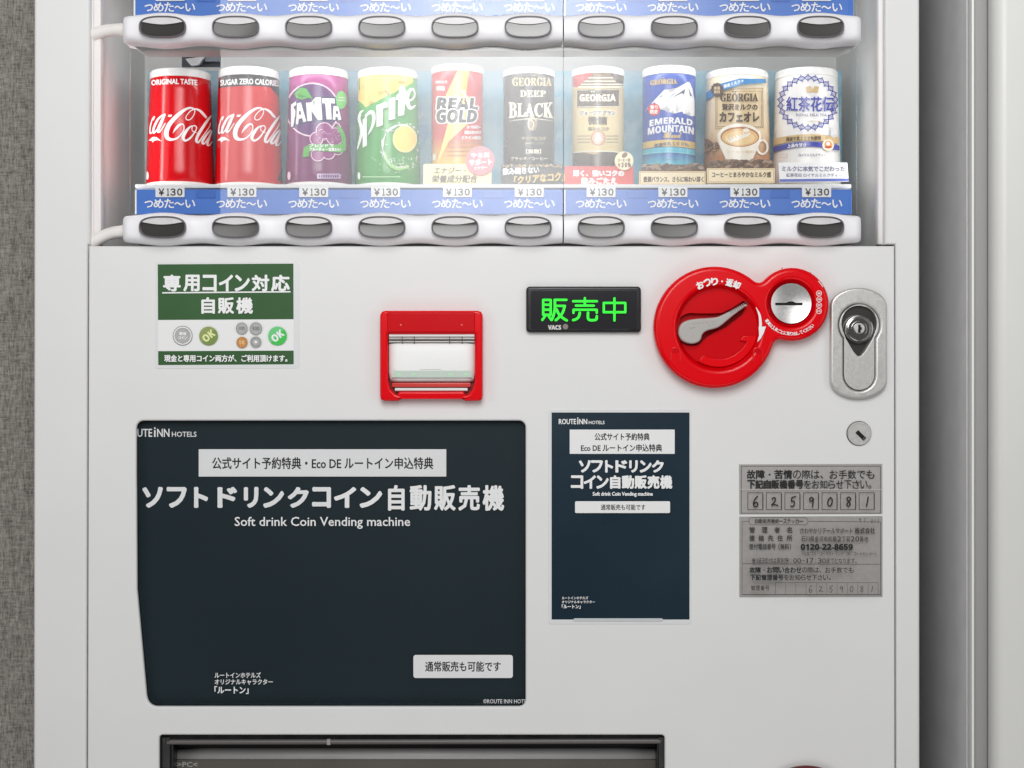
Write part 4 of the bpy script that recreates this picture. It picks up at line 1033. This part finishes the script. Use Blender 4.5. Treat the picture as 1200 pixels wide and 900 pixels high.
a = Art(flat(YB+.0009)); gs = mat('sensor_green', (200, 214, 203), .3); gl = mat('sensor_light', (190, 232, 196), .3)
a.rect(460.5, 434.6, 552.5, 442.2, gs); a.frame(492.6, 432.6, 517.4, 440.8, .5, mat('clear_mark', (216, 220, 217), .3))
for x in (467.6, 485, 528, 546.4): a.rect(x-2.6, 437, x+2.6, 439.6, gl)
a.build('sensor_strip', bs)
mb = MB(); mb.pbox(459.6, 448.4, 551.4, 453.6, YB+.004, .004, mat('lip_red', (214, 70, 66), .2)); 
for i in range(6): mb.pbox(462+i*15, 449.4, 475+i*15, 450.2, YB+.0035, .001, mat('lip_pale', (238, 150, 144), .3))
mb.build('lower_lip', bs, bevel=.0004)
mb = MB(); z = W(0, 456.4, YB+.004)[2]; mb.tube([(W(463, 0, YB+.004)[0], YB+.004, z), (W(500, 0, YB+.004)[0], YB+.004, z), (W(548, 0, YB+.004)[0], YB+.004, z)], .0016, mat('roller_white', (226, 226, 224), .2), 12); mb.build('front_roller', bs)
plate('lip_bar', [rr(466, 458.6, 545, 466.4, 3, 4)], YB+.0015, .010, .002, RED, bs)

# ---- status display
YS_ = PY-.0065
sd = plate('status_display', [rr(616.6, 335.6, 751.4, 389.4, 4.5)], YS_, .0065, .0022, BLACK, VM, 5)
plate('display_glass', [rr(622, 340.4, 746.6, 385.4, 2)], YS_-.0004, .0006, .0002, mat('smoked_glass', (44, 43, 47), .12, spec=.5), sd)
LED = mat('led_green', (34, 226, 44), .5, emit=.55)
a = Art(flat(YS_-.0004)); k = 7.06; o = (600, 320)
def L(*p, w=22): a.stroke([(x, y, w) for x, y in p], LED, k, o, n=3)
def seg(*p, w=20):
    for i in range(len(p)-1): L(p[i], p[i+1], w=w)
# 販
seg((258, 222), (318, 222)); seg((258, 222), (258, 345)); seg((320, 222), (320, 345)); seg((262, 262), (316, 262)); seg((262, 303), (316, 303)); seg((258, 345), (320, 345)); seg((275, 355), (250, 388)); seg((302, 355), (325, 388))
seg((352, 222), (450, 222)); L((354, 222), (354, 300), (340, 360), (328, 388)); seg((360, 272), (436, 272)); L((436, 272), (420, 325), (390, 365), (362, 390)); L((368, 300), (390, 345), (420, 372), (452, 392))
# 売
seg((505, 234), (702, 234)); seg((602, 208), (602, 268)); seg((528, 270), (676, 270)); seg((508, 304), (700, 304)); seg((508, 304), (508, 330)); seg((700, 304), (700, 330)); L((560, 328), (552, 362), (530, 382), (505, 390)); L((628, 328), (628, 375), (645, 390), (680, 390), (698, 382), (700, 358))
# 中
seg((758, 248), (758, 325)); seg((758, 248), (936, 248)); seg((936, 248), (936, 325)); seg((758, 325), (936, 325)); seg((846, 210), (846, 394))
a.build('lit_characters', sd)
a = Art(flat(YS_-.0004)); a.text(bold('VACS'), 642.4, 381.2, 657.4, 386.2, mat('grey_print', (216, 214, 212), .4), .25, 6); a.circle(662.6, 382.8, 3.2, mat('sensor_grey', (132, 122, 118), .4)); a.build('lettering', sd)

# ---- lock plate and cam lock
def blend_oval(x0, y0, x1, y1, bulge, r, n=10):
    cx = (x0+x1)/2; pts = []
    for s, yb in ((-1, y0), (1, y1)):
        row = []
        for i in range(n*2+1):
            t = -1+i/n; row.append((cx+(x1-x0)/2*sin(t*pi/2), yb-s*bulge*(1-cos(t*pi/2))**1.0))
        pts += row if s < 0 else row[::-1]
    return pts
YL = PY-.007
def keyhole(cx, cy, R, w, yb, d=0.0, n=24):
    w -= d; R -= d; yb -= d; a0 = math.acos(min(1, w/R)); pts = []
    for i in range(n+1):
        t = a0-(pi+2*a0)*i/n; pts.append((cx+R*cos(t), cy+R*sin(t)))
    for i in range(n//2+1):
        t = pi-pi*i/(n//2); pts.append((cx+w*cos(t), yb-w+w*sin(t)))
    return pts
kh = keyhole(1007, 380.6, 24.4, 18.8, 458)
lp = plate('lock_plate', [blend_oval(973.2, 336.8, 1039.8, 467.4, 22, 10), kh], YL, .007, .0026, STEEL, VM, 5)
well = [(1007+20.6*cos(t), 379.4+22*sin(t)) for t in [radians(150)+radians(240)*i/24 for i in range(25)]]+[(1022.4, 397), (1013.6, 412), (1009.6, 416.6), (1007, 417.4), (1004.4, 416.6), (1000.4, 412), (991.6, 397)]
plate('lock_cover', [keyhole(1007, 380.6, 24.4, 18.8, 458, .9), well], YL+.0012, .0045, .0007, STEEL, lp)
plate('lock_well', [keyhole(1007, 380.6, 24.4, 18.8, 458, .2)], YL+.006, .0008, .0001, DARKMETAL, lp)
cL = W(1007, 385.4, YL); kL = K(YL)
mb = MB(); mb.lathe(cL, [(17.4*kL, YL+.006), (17.2*kL, YL+.0012), (16.2*kL, YL-.0004), (14.6*kL, YL-.0006), (13.2*kL, YL+.0008), (12.6*kL, YL+.0012), (9.4*kL, YL+.0012), (8.8*kL, YL+.0004), (.0001, YL+.0004)], CHROME, 48, cap=False)
lk = mb.build('lock_cylinder', lp)
mb = MB(); cK = W(1007, 384.8, YL); mb.lathe(cK, [(6.4*kL, YL+.0004), (6.2*kL, YL-.0012), (5.6*kL, YL-.0016), (.0001, YL-.0017)], STEEL, 32, cap=False); mb.build('key_plug', lp)
mb = MB(); mb.pbox(1005.8, 380.6, 1008.6, 390, YL-.0021, .0006, BLACKM); mb.pbox(1006.8, 383.4, 1010, 386.4, YL-.0020, .0005, BLACKM); mb.build('keyhole', lp)
cM = W(1006.6, 508, PY); kM = K(PY)
mb = MB(); mb.lathe(cM, [(13.9*kM, PY), (13.8*kM, PY-.0014), (13.0*kM, PY-.0022), (11.6*kM, PY-.0022), (11.2*kM, PY-.0018), (.0001, PY-.0019)], mat('lock_steel', (222, 220, 217), .38, metal=.55, noise=(600, .05)), 40, cap=False); cl = mb.build('cam_lock', VM)
def rot_rect(cx, cy, w, h, ang): return [(cx+x*cos(ang)-y*sin(ang), cy+x*sin(ang)+y*cos(ang)) for x, y in ((-w/2, -h/2), (w/2, -h/2), (w/2, h/2), (-w/2, h/2))]
plate('keyhole', [rot_rect(1008.8, 510.2, 13, 4.6, radians(44))], PY-.0024, .0005, .0001, BLACKM, cl)
plate('key_shutter', [rot_rect(1013, 514, 2.6, 3.0, radians(44))], PY-.0027, .0003, .0001, CHROME, cl)
plate('lock_ring', [ell(1006.6, 508, 14.6, n=40), ell(1006.6, 508, 13.4, n=40)], PY-.0006, .0006, .0002, DARKMETAL, cl)

# ---- poster window cover (clear sheet just behind the panel) and its dark well
pw = plate('poster_window', [[(p[0]+(p[0]-388)*.012, p[1]+(p[1]-660)*.012) for p in win]], .0058, .0012, .0002, COVER, VM)

# ---- delivery port
YP = .0045
dp = plate('delivery_frame', [rr(184, 859, 781.4, 1182, 4), [(203, 873), (770, 872), (770, 1160), (203, 1160)]], YP, .03, .001, BLACK, VM)
mb = MB(); mb.tube([W(196, 869.6, YP), W(480, 869.2, YP), W(774, 868.6, YP)], .0026, mat('port_bar', (98, 94, 93), .35), 12)
mb.pbox(383, 866.5, 387, 873, YP-.0034, .003, mat('port_clip', (160, 156, 154), .4)); mb.build('hinge_bar', dp)
FL = mat('flap_grey', (172, 170, 169), .4, noise=(30, .04)); FD = mat('flap_smoke', (92, 88, 82), .3, noise=(14, .06))
mb = MB(); x0_, x1_ = W(203, 0, .022)[0], W(770, 0, .022)[0]
pr = [(870, .040), (874, .032), (878, .026), (884, .0225), (889.4, .022), (890.2, .0232)]
vs = [(x, d, W(0, y, d)[2]) for x in (x0_, x1_) for y, d in pr]; n = len(pr)
mb.add(vs, [(i, i+1, n+i+1, n+i) for i in range(n-1)], FL); fl = mb.build('flap_top', dp, 60); fl.modifiers.new('s', 'SOLIDIFY').thickness = .001
mb = MB(); mb.pbox(203, 890.4, 770, 1160, .0225, .003, FD); fp = mb.build('flap', dp)
a = Art(flat(.0225)); a.text('>PC<', 207.6, 893, 231.4, 898.6, mat('flap_mark', (172, 170, 164), .4), .2, 6); a.build('lettering', fp)
for x in (190, 772):
    mb = MB(); mb.pbox(x, 864.5, x+9, 900, YP-.002, .004, mat('port_bracket', (46, 45, 46), .4)); hb = mb.build('hinge_bracket', dp, bevel=.0004)
for x in (192.6, 197, 774.6):
    mb = MB(); mb.lathe(W(x, 867.4, YP-.002), [(.0012, YP-.0021), (.0012, YP-.0032), (.0004, YP-.0034)], DARKMETAL, 12); mb.build('screw', dp)
# ---- coin return cup, only its upper rim reaches into view
cc = plate('coin_cup', [ell(946, 952.4, 58, 54, n=64), ell(946, 954.4, 50, 46, n=56)], PY-.008, .008, .003, mat('cup_red', (96, 20, 20), .35), VM)
mb = MB(); mb.pbox(890, 905, 1002, 1000, PY-.0005, .0004, BLACKM); mb.build('cup_well', cc)

# ================================================================== PRINTED SHEETS ON THE MACHINE (things of their own)
def small_logo(a, x0, y0, x1, y1, m, full=True):
    w_ = x1-x0
    f = lambda u: x0+w_*u
    a.text('ROUTE', f(0), y0, f(.375), y1, m, .18, 6); a.text('i', f(.404), y0-1.8, f(.424), y1, m, .2, 6); a.text('NN', f(.448), y0, f(.618), y1, m, .18, 6); a.text('HOTELS', f(.655), y0+(y1-y0)*.36, f(1), y1, m, .08, 6)

# large poster behind the window
YW = .0085
pl = card('poster', [[(140, 486), (626, 486), (626, 840), (140, 840)]], YW, .0012, NAVY, 'large navy poster behind the clear window of the vending machine', 'poster', bevel=.0001)
a = Art(flat(YW))
small_logo(a, 147, 502.6, 230.4, 511.8, INKW)
a.rect(233, 526.4, 523, 558.4, PAPER); a.text('公式サイト予約特典・Eco DE ルートイン申込特典', 249, 536, 507.6, 549.6, INK, .3, 6)
for i, ch in enumerate('ソフトドリンクコイン自動販売機'):
    bx = [(167, 191), (195.6, 219), (227.6, 244), (255, 278), (286, 303), (308.6, 333), (337.4, 362), (366, 388), (391.6, 417.6), (421.6, 448)]+[(451.6+28.4*j, 477.6+28.4*j) for j in range(5)]
    x0, x1 = bx[i]; y0, y1 = (570.6, 595) if i < 10 else (568, 598.6)
    if i == 10: x0 += 3; x1 -= 3
    a.text(ch, x0+1.2, y0+1.2, x1-1.2, y1-1.2, INKW, 1.35 if i < 10 else .95, 10)
a.text('Soft drink Coin Vending machine', 275.6, 605.6, 480.6, 619.4, INKW, .16, 6)
a.poly(rr(484.6, 767, 601, 794, 3), PAPER); a.text('通常販売も可能です', 498.6, 774.8, 586.6, 786.4, INK, .25, 6)
a.text('ルートインホテルズ', 252.2, 787.4, 306, 793.8, INKW, .15, 6); a.text('オリジナルキャラクター', 252.2, 795.4, 320, 801.8, INKW, .15, 6); a.text('「ルートン」', 252.2, 803.6, 291.6, 812.4, INKW, .3, 6)
a.text('©ROUTE INN HOTELS', 566.4, 818.6, 622, 823.6, INKW, .05, 4)
a.build('print', pl)

# small poster in a clear sleeve
YQ = PY-.0006
sp_ = card('poster', [rr(642.4, 480, 810, 731.4, 3)], YQ, .0005, mat('sleeve', (228, 229, 229), .18, spec=.5), 'small navy poster in a clear sleeve on the front panel', 'poster', bevel=.0002)
a = Art(flat(YQ), .0001)
a.rect(646.4, 483.4, 808, 726, NAVY2)
small_logo(a, 655, 491, 708.4, 497, INKW)
a.rect(667.6, 503.4, 790.6, 531.8, PAPER); a.text('公式サイト予約特典', 697, 507.6, 761, 516, INK, .22, 6); a.text('Eco DE ルートイン申込特典', 681, 520.6, 775.6, 529, INK, .22, 6)
def spread(t, x0, x1, y0, y1, b, w=.88):
    n = len(t); p = (x1-x0)/(n-1+w)
    for i, ch in enumerate(t):
        q = {'リ': .14, 'ト': .16, '自': .08}.get(ch, 0)
        a.text(ch, x0+p*(i+q), y0, x0+p*(i+w-q), y1, INKW, b, 8)
spread('ソフトドリンク', 679, 777, 540, 553, .8); spread('コイン自動販売機', 669.6, 787, 557.6, 572, .75)
a.text('Soft drink Coin Vending machine', 694.6, 576.4, 764.6, 582, INKW, .22, 6)
a.poly(rr(673.8, 587.2, 785, 601, 1.5, 3), PAPER); a.text('通常販売も可能です', 704, 591, 756, 597.6, INK, .12, 6)
a.text('ルートインホテルズ', 658.4, 698.6, 689, 702, INKW, .1, 4); a.text('オリジナルキャラクター', 658.4, 703.4, 697, 706.8, INKW, .1, 4); a.text('「ルートン」', 658.4, 708, 680, 712.8, INKW, .2, 6)
a.build('print', sp_)
plate('sleeve_tab', [rr(672, 724.6, 777, 728.4, 1.6, 3)], YQ-.0006, .0003, .0001, mat('sleeve_tab', (206, 208, 210), .15), sp_)

# coin notice in a laminate
YN = PY-.0005
cn = card('notice_sheet', [[(182.4, 307.2), (348, 306.4), (351, 309), (351.4, 429), (349, 431.4), (184, 432), (181.8, 430)]], YN, .0004, mat('laminate_edge', (230, 231, 231), .15, spec=.55), 'green and white laminated coin notice on the front panel', 'notice', bevel=.0001)
a = Art(flat(YN), .0001); gq = lambda x, y: (170+x/6.316, 300+y/6.316)
Z6 = 6.316; o = (170, 300)
a.zpoly([(94, 62), (1098, 56), (1100, 806), (98, 812)], PAPER, Z6, o)
a.zpoly([(94, 62), (1098, 56), (1099, 468), (96, 474)], GREEN, Z6, o); a.zpoly([(97, 704), (1100, 700), (1100, 802), (98, 808)], GREEN, Z6, o)
for ch, x0, x1 in zip('専用コイン対応', (134, 284, 426, 546, 664, 790, 934), (264, 404, 530, 652, 776, 920, 1072)):
    a.text(ch, 170+(x0+4)/Z6, 300+143/Z6, 170+(x1-4)/Z6, 300+258/Z6, INKW, .75, 8)
a.zpoly([(128, 268), (1078, 260), (1078, 270), (128, 278)], INKW, Z6, o)
for ch, x0, x1 in zip('自販機', (418, 540, 676), (518, 660, 800)):
    a.text(ch, 170+(x0+4)/Z6, 300+310/Z6, 170+(x1-4)/Z6, 300+424/Z6, INKW, .7, 8)
cg = mat('coin_grey', (178, 178, 176), .4, noise=(900, .2)); cl_ = mat('coin_line', (120, 120, 118), .5)
cx, cy = gq(280, 590); a.circle(cx, cy, 11.3, INK); a.circle(cx, cy, 10.8, PAPER); a.circle(cx, cy, 9.4, cg); a.text('専用', cx-4, cy-4.2, cx+4, cy-.6, PAPER, .2, 4); a.text('コイン', cx-5, cy+.6, cx+5, cy+4.2, PAPER, .2, 4)
def ok(x, y, m1, m2, mt):
    cx, cy = gq(x, y); a.circle(cx, cy, 11, m1); a.poly([(cx+10.9*cos(t), cy+10.9*sin(t)) for t in [radians(-45)+pi*i/20 for i in range(21)]], m2)
    c_, s_ = cos(radians(-38)), sin(radians(-38))
    a.text(bold('OK'), 0, 0, 0, 0, mt, .3, 6, fn=lambda u, w: (cx+(u-.5)*14.5*c_-(w-.5)*8.4*s_, cy+(u-.5)*14.5*s_+(w-.5)*8.4*c_))
ok(472, 592, mat('ok_olive', (146, 160, 92), .4), mat('ok_olive_low', (122, 146, 74), .4), mat('ok_yellow', (232, 236, 170), .4)); ok(982, 592, mat('ok_green', (104, 206, 128), .4), mat('ok_green_low', (60, 196, 76), .4), INKW)
for x, y, r, m in ((718, 536, 7, cg), (822, 537, 7.4, cg), (720, 640, 6.6, mat('coin_copper', (206, 140, 70), .4, noise=(700, .3))), (822, 637, 6.6, cg)):
    cx, cy = gq(x, y); a.circle(cx, cy, r, m); a.ring(cx, cy, r-.8, .4, cl_)
cx, cy = gq(718, 536); a.text('100', cx-3.4, cy-2, cx+3.4, cy+2, cl_, .1, 4); cx, cy = gq(822, 537); a.text('500', cx-4.2, cy-2.2, cx+4.2, cy+2.2, cl_, .1, 4); cx, cy = gq(720, 640); a.text('10', cx-2.6, cy-2.4, cx+2.6, cy+2.4, mat('copper_line', (236, 206, 150), .4), .2, 4); cx, cy = gq(822, 637); a.ring(cx, cy, 4.6, .4, cl_); a.circle(cx, cy, 1.7, PAPER)
a.text('現金と専用コイン両方が、ご利用頂けます。', 193.2, 416, 337, 424, INKW, .3, 6)
a.build('print', cn)

# silver stickers
YT = PY-.0003
s1 = card('sticker', [[(866, 544.2), (1034, 543.6), (1034.2, 602.4), (866.4, 603)]], YT, .00028, SILVER, 'silver fault notice sticker with seven boxed handwritten digits', 'sticker', bevel=.0001)
a = Art(flat(YT), .0001); k = 6.667; o = (860, 540)
a.frame(868.4, 546, 1032, 601.6, .6, INK)
def row(t, x0, x1, y0, y1, bl, nb, m=INK):
    n = len(t); p = (x1-x0)/n; small = {'、': (.05, .35, .62, 1.0), '。': (.05, .4, .6, 1.0), '・': (.32, .68, .34, .68), 'で': (.06, .94, .08, .96), '丁': (.05, .95, .08, 1), 'ー': (.06, .94, .42, .58), '〜': (.06, .94, .36, .62), 'っ': (.15, .85, .35, .95), 'ッ': (.15, .85, .3, .95), '：': (.4, .6, .25, .85), 'り': (.2, .8, 0, 1), 'リ': (.2, .8, 0, 1), 'ト': (.28, .82, 0, 1), '目': (.2, .8, 0, 1), '（': (.6, .9, -.05, 1.05), '）': (.1, .4, -.05, 1.05), '1': (.3, .6, .05, .95), '一': (.05, .95, .42, .56), '／': (.1, .9, 0, 1), ' ': None}
    for i, ch in enumerate(t):
        s_ = small.get(ch, (.05, .95, 0, 1))
        if s_ is None: continue
        h = y1-y0; b = bl if i < nb else .08
        if ch == '・': a.circle(x0+p*(i+.5), y0+h*.52, h*.12, m, n=10); continue
        a.text(ch, x0+p*(i+s_[0]), y0+h*s_[2], x0+p*(i+s_[1]), y0+h*s_[3], m, b, 6)
row('故障・苦情の際は、お手数でも', 875, 1025, 551, 561, .42, 5); row('下記自販機番号をお知らせ下さい。', 875.4, 1026, 562.6, 572.4, .42, 7)
for i in range(7):
    x = 875.6+i*21.7; a.frame(x, 576.8, x+18, 597, .6, INK)
    a.line(x+18, 578, x+18, 597, .7, INK)
def digit(d, cx, cy, s, m, w):
    P = {'6': [[(.35, -1), (-.15, -.4), (-.4, .3), (-.2, .9), (.25, .8), (.4, .4), (.1, .1), (-.3, .4)]], '2': [[(-.4, -.5), (-.05, -.75), (.25, -.5), (.05, 0), (-.5, .7), (-.1, .5), (.65, .7)]],
         '5': [[(-.15, -.75), (-.25, -.1), (.2, -.1), (.3, .4), (0, .85), (-.4, .8)], [(-.15, -.75), (.2, -.85), (.5, -.95)]], '9': [[(.35, -.5), (.05, -.8), (-.3, -.5), (-.2, -.1), (.15, -.15), (.38, -.6), (.3, .1), (.2, .95)]],
         '0': [[(.1, -.8), (-.35, -.2), (-.35, .5), (0, .8), (.35, .3), (.4, -.4), (.1, -.8)]], '8': [[(.35, -.65), (0, -.85), (-.3, -.5), (.05, -.05), (.3, .4), (0, .85), (-.3, .5), (0, 0), (.35, -.4), (.35, -.65)]], '1': [[(.2, -.85), (.05, 0), (-.12, .85)]], '7': [[(-.3, -.6), (.4, -.75), (.15, .1), (.0, .9)]], '4': [[(0, -.8), (-.35, .1), (.4, .05)], [(.3, -.6), (.15, .9)]]}
    for st in P[d]: a.stroke([(cx+x*s, cy+y*s, w) for x, y in st], m, n=4)
for i, d in enumerate('6259081'): digit(d, 885+i*21.7, 587.6, 6.4, INK, 1.6)
a.rect(866.4, 572.9, 1034, 573.4, mat('foil_scratch', (208, 204, 200), .3))
a.build('print', s1)
s2 = card('sticker', [[(866.4, 605.4), (1034.2, 604.8), (1034.2, 699.6), (866.4, 700)]], YT, .00028, SILVER2, 'silver contact sticker with telephone number and a row of number cells', 'sticker', bevel=.0001)
a = Art(flat(YT), .0001); g2 = mat('ink_grey', (52, 50, 50), .5)
a.line(869.4, 611, 878, 611, .4, g2); a.line(947, 611, 1032, 611.6, .5, g2); a.line(869.6, 611, 869.6, 696.8, .4, g2); a.line(1032, 611.6, 1032, 696.8, .5, INK); a.line(869.6, 696.8, 1032, 696.8, .6, INK); a.line(869.6, 660.6, 1032, 661.2, .4, g2)
pill = rr(877.6, 606.6, 946.6, 615, 3.9, 6); a.stroke([(p[0], p[1], .4) for p in pill+pill[:1]], g2, n=1)
row('自動販売機統一ステッカー', 884.4, 941, 608, 613.4, .05, 99, g2)
row('管理者名', 878, 929, 617.6, 624.2, .1, 99, g2) if False else [row(ch, x, x+7, 617.6, 624.4, .12, 9, g2) for ch, x in zip('管理者名', (877.6, 892.4, 907, 921.4))]
[row(ch, x, x+7, 627, 633.8, .12, 9, g2) for ch, x in zip('連絡先住所', (877.6, 888.4, 899.4, 910.4, 921.4))]
row('受付電話番号（無料）', 877.6, 929.4, 637, 643.6, .1, 99, g2)
row('さわやかリテールサポート', 936.6, 999, 618.6, 624.6, .06, 99, g2); row('株式会社', 1000.6, 1024.6, 618, 624.8, .14, 99, g2)
row('石川県金沢市松島2丁目20番地', 937.8, 1016.4, 627.8, 634, .06, 99, g2)
a.text(bold('0120-22-8659'), 937.4, 637, 997.8, 643.6, INK, .35, 6)
row('（北陸コカ・コーラボトリング（株）コールセンター）', 937, 1027, 646.2, 650, .02, 99, g2)
row('※当日受付は原則9：00〜17：30までとなります。', 879.6, 1004.4, 653, 659, .05, 99, g2)
row('故障・お問い合わせの際は、お手数でも', 876.6, 998, 663.4, 669.8, .28, 9); row('下記管理番号をお知らせ下さい。', 877, 974.6, 672, 678.2, .28, 6)
row('管理番号', 877.6, 899.6, 684.4, 690, .1, 99, g2)
x0 = 906; a.frame(x0, 680.8, 1026, 695, .4, g2)
for i in range(1, 10): a.line(x0+12*i, 681, x0+12*i, 695, .3, g2)
for i, d in enumerate('6259081'): digit(d, 947+i*11.9, 688.4, 4.2, g2, .65)
for i, d in enumerate('97'): digit(d, 1004.4+i*5, 608.4, 2.6, g2, .5)
a.circle(1013.6, 611, .4, g2, n=8)
for i, d in enumerate('011'): digit(d, 1018+i*3.6, 609.4, 2.6, g2, .5)
a.build('print', s2)
